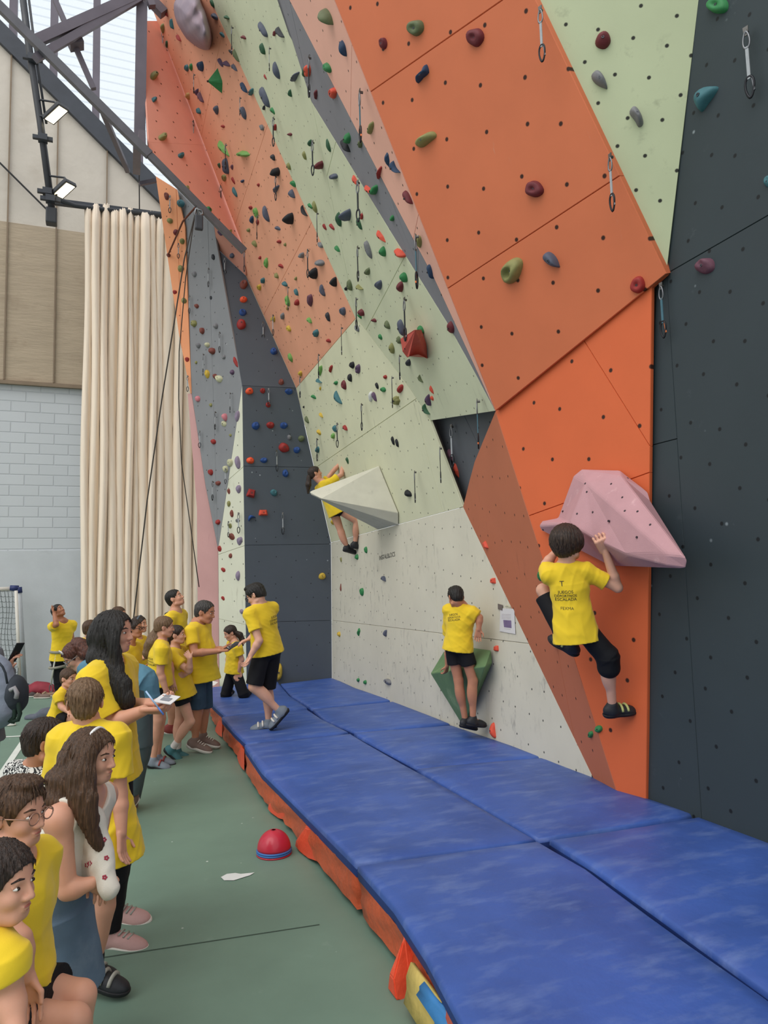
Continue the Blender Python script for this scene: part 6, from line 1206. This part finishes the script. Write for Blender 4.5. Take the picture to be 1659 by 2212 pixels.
for s_ in (-1,1): mb.tube([p.h(.17*s_+.13*math.cos(a),.30+.04*math.sin(a)*0,.44+.07*math.sin(a)) for a in np.linspace(0,6.28,13)[:-1]],.006,5,closed=True)
mb.build('sunglasses',MAT('white_frame','d6d2cc',rough=.4,bump=0),p.root,True)
# --- woman with long dark hair
D=3.88
wom=person('wom','person in yellow shirt and black trousers holding white papers and a pen',D,1.70,(px('L',975,500),84,-2),px('L',925,745),px('P',232,1642),82,
 dict(r=dict(e=J_('L',955,1275,-.0),w=J_('L',1225,1165,-.05),h=J_('L',1320,1165,-.05),curl=.75,pn=nrm(ZU+TC*-.4)),l=dict(e=J_('L',1060,1130,-.05),w=J_('L',1270,1105,-.28),h=J_('L',1350,1100,-.3),curl=.7,pn=ZU)),
 dict(r=dict(k=J_('P',250,1850,0),a=J_('P',236,2016,-.03),t=J_('P',300,2040,-.06)),l=dict(k=J_('P',255,1830,0),a=J_('P',246,1962,.08),t=J_('P',292,1980,.06))),
 dict(style='long',c='black',g=.04,line=.04,strands=120),dict(m=M_YT,hem=.05,ease=.026,flare=.015,sleeve=.8,wr=.006),PB,dict(m=M_PINKS,sole=M_SOLW,lace=M_STRG,rand=.007,ankle=.02),'light',hh=.222,
 extra_hair=[([(px('L',870,450),0),(px('L',850,620),-.02),(px('L',880,760),-.06),(px('L',945,900),-.11)],('flat',[.075,.085,.085],.05)),([(px('L',900,760),-.06),(px('L',985,900),-.13),(px('L',1050,1030),-.15),(px('L',1105,1130),-.15)],('flat',[.075,.07,.045],.035)),([(px('L',1000,400),-.06),(px('L',975,560),-.09),(px('L',985,740),-.10)],('flat',[.05,.035],.03))])
# --- boy with fair-brown hair seen from behind
D=3.31
p=person('rear','person in yellow shirt seen from behind, standing just beyond the white headband',D,1.43,(px('L',725,1090),-158,2),px('L',745,1300),px('P',216,1795),165,
 dict(r=dict(e=J_('P',258,1715,-.02),w=J_('P',262,1800,-.07)),l=dict(e=J_('P',112,1730,.0),w=J_('P',130,1830,-.03))),
 dict(r=dict(k=J_('M',880,1210,0),a=J_('M',795,1760,0),t=J_('M',1020,1880,-.02)),l=dict(k=J_('P',192,1955,.05),a=J_('P',176,2085,.15),t=J_('P',232,2105,.15))),
 dict(style='short',c='light',g=.03,nape=-.36,strands=120),dict(m=M_YT,hem=.085,ease=.026,flare=.02,sleeve=.66,wr=.009),dict(kind='shorts',m=M_BKS,len=.62,ease=.02),dict(CSB,sole=M_SOLB,ankle=.05),'light',hh=.208)
# --- girl with white headband
D=2.82
gir=person('gir','person in white top and denim skirt wearing a white headband',D,1.45,(px('L',790,1560),80,-4),px('L',740,1860),px('P',122,1925),78,
 dict(r=dict(e=J_('M',575,1075,-.02),w=J_('M',775,1015,-.0),h=J_('M',860,1050,.02),curl=1.1,pn=nrm(ZU*.3-TC)),l=dict(e=J_('M',800,800,-.02),w=J_('M',850,960,-.15),h=J_('M',870,1030,-.2),curl=.9)),
 dict(r=dict(k=J_('P',122,2120,0),a=J_('P',112,2285,0),t=J_('P',165,2312,0)),l=dict(k=J_('P',130,2110,0),a=J_('P',120,2270,.0),t=J_('P',175,2295,.0))),
 dict(style='long',c='brown',g=.045,line=.03,strands=140),dict(m=M_WTOP,hem=-.075,ease=.012,sleeve=0,tank=True,name='top',wr=.005,nocut=False),
 dict(kind='skirt',m=M_DEN,hem=(px('P',118,2128),0),ease=.006,name='denim_skirt'),dict(m=M_SNK,sole=M_SOLW),'light',hh=.205,
 extra_hair=[([(px('L',690,1500),0),(px('L',600,1680),-.04),(px('L',540,1850),-.07),(px('L',500,2010),-.08),(px('L',460,2180),-.07)],('flat',[.07,.085,.075,.045],.05)),([(px('L',700,1650),-.07),(px('L',690,1850),-.12),(px('L',740,2010),-.13),(px('M',760,520),-.13),(px('M',840,700),-.12)],('flat',[.06,.055,.04,.025],.03)),([(px('L',760,1420),-.06),(px('L',700,1600),-.09),(px('L',690,1760),-.11)],('flat',[.05,.045],.03))])
MB().tube([gir.h(.40*math.cos(a),.06,.10+.44*math.sin(a)) for a in np.linspace(-.1,math.pi+.1,24)],.0065,8).build('headband',MAT('white_band','ecebe8',rough=.4),gir.root,True)
mb=MB(); uvs(mb,gir.h(.35,-.04,-.17),.0045,gir.HA); mb.build('earring',MAT('pearl','e8e0d4',rough=.2),gir.root,True)
zf=Sdf()
for x,y,dd,r0 in ((805,430,-.05,.03),(800,540,-.06,.034),(780,660,-.06,.036),(750,780,-.05,.036),(715,900,-.04,.034)):
    for t0 in (0,):
        a_=[at(*px('M',x,y),gir.D+dd),at(*px('M',(x+930)/2+12,(y+1060)/2-14),gir.D+dd-.04),at(*px('M',930,1058),gir.D-.15)]; zf.chain(a_,[r0,.024,.016],.035)
V,Q=zf.mesh(.0042,wrinkle(11,.007,30,90,8)); fast_mesh('draped_front',V,Q,M_WTOP,gir.shirt); gir.sq=np.concatenate([gir.sq,Q+len(gir.sv)]); gir.sv=np.concatenate([gir.sv,V])
M_FLW=MAT('red_flower_print','a5384a',rough=.8,bump=0); b=bvh(gir)
for (x,y) in ((740,860),(765,845),(890,965),(885,645),(905,800)):
    for k in range(5):
        q=px('M',x+14*math.cos(k*1.256),y+14*math.sin(k*1.256)); h=b.ray_cast(Vector(EYE),Vector(ray(*q)).normalized())
        if h[0]:
            n=np.array(h[1]); n=n if np.dot(n,TC)>0 else -n; mb=MB(); uvs(mb,np.array(h[0])+n*.001,.0042,[nrm(np.cross(n,[0,1,.2])),nrm(np.cross(n,np.cross(n,[0,1,.2]))),n],(1,1,.25),8,5); mb.build('flower_petal',M_FLW,gir.shirt,True)
wb=MB(); wb.tube(loopring(gir.pv+gir.U*.10,gir.Rr,gir.Fw,.152,.118,28),.012,6,closed=True); wb.build('waistband',M_DEN2,gir.bottom,True)
# --- boy in leaf-print shirt
D=3.45
p=person('leaf','person in black and white leaf print shirt behind the seated pair',D,1.22,(px('L',395,1430),118,-6),px('P',72,1658),px('P',64,1815),150,{},
 dict(r=dict(k=J_('P',80,1950,0),a=J_('P',78,2085,0),t=J_('P',115,2100,0)),l=dict(k=J_('P',90,1945,0),a=J_('P',88,2070,0),t=J_('P',125,2085,0))),
 dict(style='short',c='dark',g=.04,nape=-.3,strands=90),dict(m=M_LEAF,hem=.03,ease=.02,name='patterned_shirt'),SHB,dict(m=M_SNK,sole=M_SOLW),'tan',hh=.21)
# --- boy with glasses
D=2.3
p=person('spec','person in yellow shirt and gold-framed glasses sitting with knees bent',D,1.42,(px('M',140,420),78,-3),px('M',110,800),px('P',20,2170),80,
 dict(r=dict(e=J_('P',42,2030,-.05),w=J_('P',56,2110,-.05)),l=dict(e=J_('P',75,2000,-.02),w=J_('P',80,2090,-.05))),
 dict(r=dict(k=J_('P',158,2205,.0),a=J_('P',148,2500,0),t=J_('P',210,2545,0)),l=dict(k=J_('P',172,2152,-.02),a=J_('P',160,2440,0),t=J_('P',222,2480,0))),
 dict(style='quiff',c='brown',g=.05,nape=-.25,strands=140),dict(m=M_YT,ease=.018),dict(kind='shorts',m=M_BKS,len=.6,ease=.018),dict(m=M_SNK,sole=M_SOLW),'light',hh=.21)
glasses(p,MAT('gold_frame','b08a78',rough=.3,metal=.5,bump=0),.0022)
# --- boy at the corner
D=1.86
p=person('sit','person in yellow shirt at the lower corner, face in profile, cut by the frame',D,1.40,(px('M',5,1015),82,-2),px('P',-62,1992),px('P',-64,2390),150,
 dict(r=dict(e=J_('M',75,1950,.0),w=J_('M',140,2290,-.05)),l=dict(e=J_('P',-180,2160,.0),w=J_('P',-120,2330,.05))),
 dict(r=dict(k=J_('P',90,2420,.0),a=J_('P',80,2740,0),t=J_('P',150,2790,0)),l=dict(k=J_('P',110,2370,-.02),a=J_('P',100,2680,0),t=J_('P',170,2720,0))),
 dict(style='short',c='dark',g=.035,line=-.03,nape=-.3,strands=140),dict(m=M_YT,hem=.03,ease=.008,sleeve=.34),dict(kind='shorts',m=M_BKS,len=.64,ease=.018),dict(m=M_SNK,sole=M_SOLW),'light',hh=.2)
# --- crouching girl far left
D=7.6
person('crouch','person in yellow shirt crouching near the folded grey cloth on the floor',D,1.2,(px('L',588,890),70,-5),px('L',560,985),px('L',500,1210),88,
 dict(r=dict(e=J_('L',520,1130,-.05),w=J_('L',590,1180,-.1))),
 dict(r=dict(k=J_('P',160,1555,-.05),a=J_('P',140,1630,0),t=J_('P',160,1645,0)),l=dict(k=J_('P',163,1550,0),a=J_('P',143,1622,.05),t=J_('P',165,1635,.05))),
 dict(style='pony',c='brown',g=.035),dict(m=M_YT,hem=.03,ease=.018),SHB,dict(m=M_SNK,sole=M_SOLW),'light',hh=.2,extra_hair=[([(px('L',560,850),0),(px('L',550,930),0)],[.05,.02])])
# --- person with the backpack and phone at the left edge
D=5.4
pho=person('phone','person in grey sweater raising a phone at the picture edge',D,1.7,(px('P',-62,1330),150,0),px('P',-55,1395),px('P',-45,1580),160,
 dict(r=dict(e=J_('P',8,1500,-.02),w=J_('P',20,1448,-.05),h=J_('P',27,1424,-.05),curl=.8,pn=nrm(RV*.8-TC*.2))),
 dict(r=dict(k=J_('P',-35,1690,0),a=J_('P',-35,1785,0),t=J_('P',-15,1800,0)),l=dict(k=J_('P',-50,1690,0),a=J_('P',-50,1785,0),t=J_('P',-30,1800,0))),
 dict(style='short',c='dark'),dict(m=M_GSW,sleeve=1.5,ease=.02,name='sweater'),PB,dict(m=M_SNK,sole=M_SOLW),'light',hh=.22)
# ================================================================= things held and things on the floor
M_PAPER=MAT('paper_white','e9e8e6',rough=.6,var=.02,bump=0); M_GRYP=MAT('printed_grey','8d9097',rough=.7,bump=0)
def sheet(name,label,cat,c4,th,mat,parts=(),group=None):
    c4=[np.asarray(p,float) for p in c4]; c=np.mean(c4,0); t=thing(name,label,cat,c,group); n=nrm(np.cross(c4[1]-c4[0],c4[3]-c4[0])); n=n if n[2]>0 else -n
    MB().prism(c4,-n*th).build('sheet',mat,t)
    for nm,(u0,u1,v0,v1),mm in parts:
        q=lambda u,v: c4[0]+(c4[1]-c4[0])*u+(c4[3]-c4[0])*v+n*.0012
        MB().prism([q(u0,v0),q(u1,v0),q(u1,v1),q(u0,v1)],n*.0006).build(nm,mm,t)
    return t,n
d=wom.D
def q4(c,pts,d0,dd): return [at(*px(c,x,y),d0+k) for (x,y),k in zip(pts,dd)]
sheet('paper_sheet','white score papers held out with a pale blue pen','paper',q4('L',[(1300,1086),(1394,1018),(1540,1044),(1456,1110)],d-.16,(-.12,.0,.02,-.10)),.004,M_PAPER,[('printed_block',(.25,.6,.25,.75),M_GRYP),('printed_block',(.68,.9,.2,.5),M_GRYP)])
a=at(*px('L',1245,1000),d-.30); b=at(*px('L',1350,1140),d-.32); c=at(*px('L',1395,1200),d-.33)
t=thing('pen','pale blue pen held above the white papers','pen',b); MB().tube([a,b],.0045,8).build('barrel',MAT('pale_blue_plastic','a9c8ea',rough=.3,bump=0),t,True); MB().tube([b,c],.0045,8).build('cap_end',MAT('blue_plastic','4a78c8',rough=.3,bump=0),t,True)
t,_=sheet('clipboard','dark clipboard with white papers held by the person in denim shorts','clipboard',q4('K',[(915,735),(1000,680),(1075,678),(945,752)],man.D-.2,(-.12,.1,.12,-.12)),.012,MAT('dark_board','3a3b45',rough=.5),[('paper',(.02,.75,.02,.7),M_PAPER)])
# phone
hp_=pho.wr['r']; c=at(*px('L',137,668),pho.D-.12); u=nrm(at(*px('L',165,615),pho.D-.12)-at(*px('L',105,735),pho.D-.12)); v=nrm(np.cross(u,TC*.3+RV)); w_=np.cross(u,v)
t=thing('phone','black phone held up at the edge of the picture','phone',c); MB().box(c,(.075,.155,.009),ax=[v,u,w_],bev=.004).build('phone_body',MAT('phone_black','17181b',rough=.25,bump=0),t); MB().box(c+w_*.0052,(.068,.146,.0015),ax=[v,u,w_]).build('screen',MAT('phone_glass','0d0e12',rough=.08,bump=0),t)
# backpack
M_BPK=MAT('grey_backpack','8790a0',rough=.75,var=.12,scale=5,bump=.4,bscale=60,bdist=.006); M_BPD=MAT('dark_backpack','31373f',rough=.75,var=.1,bump=.3); M_STG=MAT('green_black_strap','26382f',rough=.8)
D=5.15; bc=at(*px('Q',-95,1620),D); t=thing('backpack','grey backpack with dark pocket and dangling green straps at the picture edge','backpack',bc-[0,0,.3])
ax=[RV,TC,ZU]; z=Sdf(); z.ell(bc,ax,(.155,.12,.25),.03); z.ell(bc+ZU*-.12,ax,(.17,.14,.13),.05); z.ell(bc+ZU*.14-RV*.03,ax,(.11,.10,.13),.05); V,Q=z.mesh(.007,wrinkle(5,.008,25,60,6)); fast_mesh('main_bag',V,Q,M_BPK,t)
z=Sdf(); pc=at(*px('Q',225,1660),D+.02); z.ell(pc,ax,(.085,.11,.14),.03); z.ell(pc-RV*.08,ax,(.1,.1,.13),.03); V,Q=z.mesh(.007,wrinkle(6,.006,25,60,6)); fast_mesh('side_pocket',V,Q,M_BPD,t)
MB().tube([at(*px('Q',x,y),D-.1) for x,y in ((150,1600),(215,1560),(255,1640),(240,1720))],.016,6).build('grey_trim',MAT('trim_grey','9a979a',rough=.7),t,True)
for pts in (((120,1830),(110,1960),(200,2060),(270,2040),(300,1950),(270,1800),(230,1740)),((200,1800),(210,1900),(215,1990),(180,2060)),((0,1960),(90,2010),(160,2060),(220,2075))):
    MB().tube([at(*px('Q',x,y),D-.05) for x,y in pts],[.012]+[.016]*(len(pts)-2)+[.012],6).build('strap',M_STG,t,True)
MB().tube([at(*px('Q',x,y),D-.13) for x,y in ((-20,1180),(40,1250),(80,1340),(110,1500))],.008,5).build('zip_edge',M_BPD,t,True)
# sitting kit on the floor by the goal
def sack(name,label,cat,c,r,mat,seed,extra=(),ax=None):
    A=ax or [RV,TC,ZU]; z=Sdf(); z.ell(c,A,r,.03)
    for o,rr in extra: z.ell(c+RV*o[0]+TC*o[1]+ZU*o[2],A,rr,.05)
    z.plane((0,0,.003),(0,0,-1)); t=thing(name,label,cat,(c[0],c[1],0)); V,Q=z.mesh(.008,wrinkle(seed,.012,20,50,6)); fast_mesh('cloth',V,Q,mat,t); return t
g=lambda x,y: onz(*px('Q',x,y))
c=g(600,1690)+np.array([0,.1,.13]); t=sack('sports_bag','crumpled red sports bag lying on the floor by the white wall','bag',c,(.24,.16,.11),MAT('red_bag','8e2f3c',rough=.7,var=.15,bump=.4),3,(((-.12,0,-.04),(.18,.14,.08)),((.16,0,-.05),(.16,.14,.07))))
mb=MB(); mb.tube([c+RV*x+TC*.16+ZU*zz for x,zz in ((-.1,-.08),(-.04,-.12),(.02,-.06),(.08,-.11),(.16,-.04))],.012,6); mb.build('strap',MAT('beige_strap','b29a80',rough=.8),t,True)
def sneaker(label,x,y,dx,mat,L=.27,group=None,name='shoe'):
    p=g(x,y); t=thing(name,label,'shoe',p,group); A=[TC,RV*dx,ZU]; f=A[1]
    z=Sdf(); z.ell(p+f*-.07+ZU*.045,A,np.array([.045,.06,.06]),.03); z.ell(p+f*.05+ZU*.03,A,np.array([.048,.10,.045]),.03); z.cut(p+f*-.085+ZU*.11,A,np.array([.028,.045,.06]),.01); z.plane((0,0,.015),(0,0,-1)); V,Q=z.mesh(.006); o=fast_mesh('upper',V,Q,mat,t)
    z=Sdf(); z.ell(p+f*-.07+ZU*.02,A,np.array([.05,.065,.03]),.03); z.ell(p+f*.05+ZU*.015,A,np.array([.053,.105,.028]),.03); z.plane((0,0,.003),(0,0,-1)); z.plane((0,0,.022),(0,0,1)); V,Q=z.mesh(.006); fast_mesh('sole',V,Q,M_SOLW,t); return t
sneaker('brown shoe in front of the red sports bag',620,1720,1,M_SNK,name='shoe'); sneaker('tan shoe at the end of the red sports bag',735,1690,1,MAT('tan_shoe','8c6f5a',rough=.7)); sneaker('dark shoe between goal foot and red sports bag',440,1700,-1,MAT('dark_shoe','4a3f3c',rough=.7))
sneaker('white shoe left on the floor beneath the backpack',70,2130,1,MAT('white_shoe','d9d9d6',rough=.7)); sneaker('white shoe standing behind the other below the backpack strap',60,1960,-1,_M['white_shoe'])
c=g(690,2030)+np.array([0,.05,.06]); sack('folded_jacket','folded grey cloth lying on the floor near the crouching person','cloth',c,(.14,.1,.09),MAT('slate_cloth','5d616c',rough=.8,var=.12,bump=.4),8,(((-.2,0,-.04),(.10,.06,.05)),))
# goal
M_GPOST=MAT('goal_post_grey','b9bec2',rough=.4,var=.05); M_GBL=MAT('goal_blue','2b3566',rough=.5); M_NET=MAT('net_cord','6f7474',rough=.8,bump=0)
D0=12.6; fp=onz(*px('Q',372,1640)); D0=depth_of(fp); gt=thing('football_goal','white and grey indoor goal with net and dark blue corners by the white wall','goal',fp)
G=lambda x,y,d=0: ony(*px('Q',x,y),fp[1]-.1-d)
top=G(280,75); MB().tube([np.array([fp[0],fp[1],.0]),top],.045,10).build('post',M_GPOST,gt,True)
bt=G(240,110,.3); bb=G(300,1600,.15); MB().tube([bt,bb],.028,8).build('back_post',M_SOLW,gt,True)
MB().tube([top,G(-700,130)],.04,10).build('crossbar',M_SOLW,gt,True); MB().tube([G(150,72),top],.052,8).build('corner_sleeve',M_GBL,gt,True); MB().tube([top+ZU*.02,G(290,145)],.052,8).build('corner_sleeve',M_GBL,gt,True)
MB().box(G(355,1620),(.16,.3,.26),bev=.03).build('foot',M_GBL,gt)
mb=MB(); 
tl,trr,bl,br_=G(-260,110,.18),G(255,110,.18),G(-260,1560,.18),G(290,1560,.18)
net=lambda u,v: tl*(1-u)*(1-v)+trr*u*(1-v)+bl*(1-u)*v+br_*u*v+ZU*(-.05*math.sin(math.pi*u*5)*0)+TC*(.05*math.sin(u*9)+.04*math.sin(v*11+u*4))
for i in range(9): mb.tube([net(i/8,v) for v in np.linspace(0,1,25)],.005,4,cap=False)
for j in range(19): mb.tube([net(u,j/18)-ZU*.02*abs(math.sin(u*8*math.pi)) for u in np.linspace(0,1,33)],.005,4,cap=False)
mb.build('net',M_NET,gt)
# half dome markers
c=onz(601,1858,0)+np.array([0,.12,0]); c=np.array([c[0],c[1],0])
M_DRED=MAT('red_rubber','c22a3f',rough=.35,var=.06,bump=.05,coat=.2); M_DBLU=MAT('blue_rubber','3f74b8',rough=.4,var=.05,bump=.05)
R_=.115
def dome(z0,label,mat,lip,hole=False,full=True,h=.125):
    t=thing('dome_marker',label,'dome marker',c+[0,0,z0],'stacked half dome markers'); V=[];Fq=[];n=40;prof=[(R_*math.cos(a),h*math.sin(a)) for a in np.linspace(.0,1.45,14)]+[(.016,h-.004)] if full else [(R_+.004,0),(R_+.006,.006),(R_+.002,.011),(R_-.004,.014)]
    for r,zz in prof:
        for k in range(n): V.append((c[0]+r*math.cos(6.28318*k/n),c[1]+r*math.sin(6.28318*k/n),z0+zz))
    for j in range(len(prof)-1):
        for k in range(n): Fq.append((j*n+k,j*n+(k+1)%n,(j+1)*n+(k+1)%n,(j+1)*n+k))
    o=mesh_obj('shell',V,Fq,mat,t,True); md=o.modifiers.new('s','SOLIDIFY'); md.thickness=.003; return t
dome(.0,'lowest red rim of the half dome stack on the green floor',M_DRED,0,full=False); dome(.013,'lower blue rim in the half dome stack',M_DBLU,0,full=False); dome(.026,'upper blue rim in the half dome stack under the red dome',M_DBLU,0,full=False)
dome(.038,'red half dome marker topping the stack on the green floor',M_DRED,0)
# loose paper on the mat behind the man
sheet('paper_sheet','white paper lying on the blue mat behind the person in denim shorts','paper',[onz(*px('K',x,y),.312) for x,y in ((768,1100),(775,1050),(835,1062),(800,1092))],.002,M_PAPER)

# low bench under the two seated spectators
pa,pb=PEOPLE['spec'].pv,PEOPLE['sit'].pv; d_=nrm((pb-pa)*[1,1,0]); s_=np.array([-d_[1],d_[0],0]); a_=pa-d_*.1; b_=pb+d_*.35; zb_=min(pa[2],pb[2])-.125
t=thing('bench','low wooden bench under the two seated people in the lower corner','bench',((a_+b_)/2*[1,1,0]))
M_WD=MAT('bench_wood','9a7650',rough=.6,var=.15,scale=8,stretch=(1,.2,1)); L_=np.linalg.norm(b_-a_)
MB().box([*((a_+b_)/2)[:2],zb_],(L_,.28,.04),ax=[d_,s_,ZU],bev=.006).build('seat',M_WD,t)
for q in (.12,.88):
    for k in (-.1,.1): c=a_+(b_-a_)*q+s_*k; MB().box([c[0],c[1],(zb_-.02)/2],(.04,.04,zb_-.02),ax=[d_,s_,ZU]).build('leg',M_WD,t)
# ================================================================= light
w=bpy.data.worlds.new('World'); SC.world=w; w.use_nodes=True; nt=w.node_tree; nt.nodes.clear()
o=nt.nodes.new('ShaderNodeOutputWorld'); bg=nt.nodes.new('ShaderNodeBackground'); nt.links.new(bg.outputs[0],o.inputs[0])
tc=nt.nodes.new('ShaderNodeTexCoord'); sx=nt.nodes.new('ShaderNodeSeparateXYZ'); nt.links.new(tc.outputs['Generated'],sx.inputs[0])
r=nt.nodes.new('ShaderNodeValToRGB'); mr=nt.nodes.new('ShaderNodeMapRange'); mr.inputs[1].default_value=-1; mr.inputs[2].default_value=1; nt.links.new(sx.outputs['Z'],mr.inputs[0]); nt.links.new(mr.outputs[0],r.inputs[0])
e=r.color_ramp.elements; e[0].position=.45; e[0].color=(.55,.56,.55,1); e[1].position=.62; e[1].color=(.93,.96,1.0,1)
nt.links.new(r.outputs[0],bg.inputs[0]); bg.inputs[1].default_value=1.0
sun=bpy.data.lights.new('daylight','SUN'); sun.energy=1.2; sun.angle=math.radians(50); sun.color=(1,.97,.92)
so=bpy.data.objects.new('daylight',sun); COL.objects.link(so); d=Vector((.55,.35,-.75)); so.rotation_euler=d.to_track_quat('-Z','Y').to_euler()
vs=SC.view_settings; vs.view_transform='Standard'; vs.look='None'; vs.exposure=0.15; vs.gamma=1
try: vs.use_curve_mapping=False
except Exception: pass
cy=SC.cycles; cy.max_bounces=6; cy.diffuse_bounces=3; cy.glossy_bounces=2; cy.transparent_max_bounces=12; cy.transmission_bounces=4; cy.caustics_reflective=False; cy.caustics_refractive=False
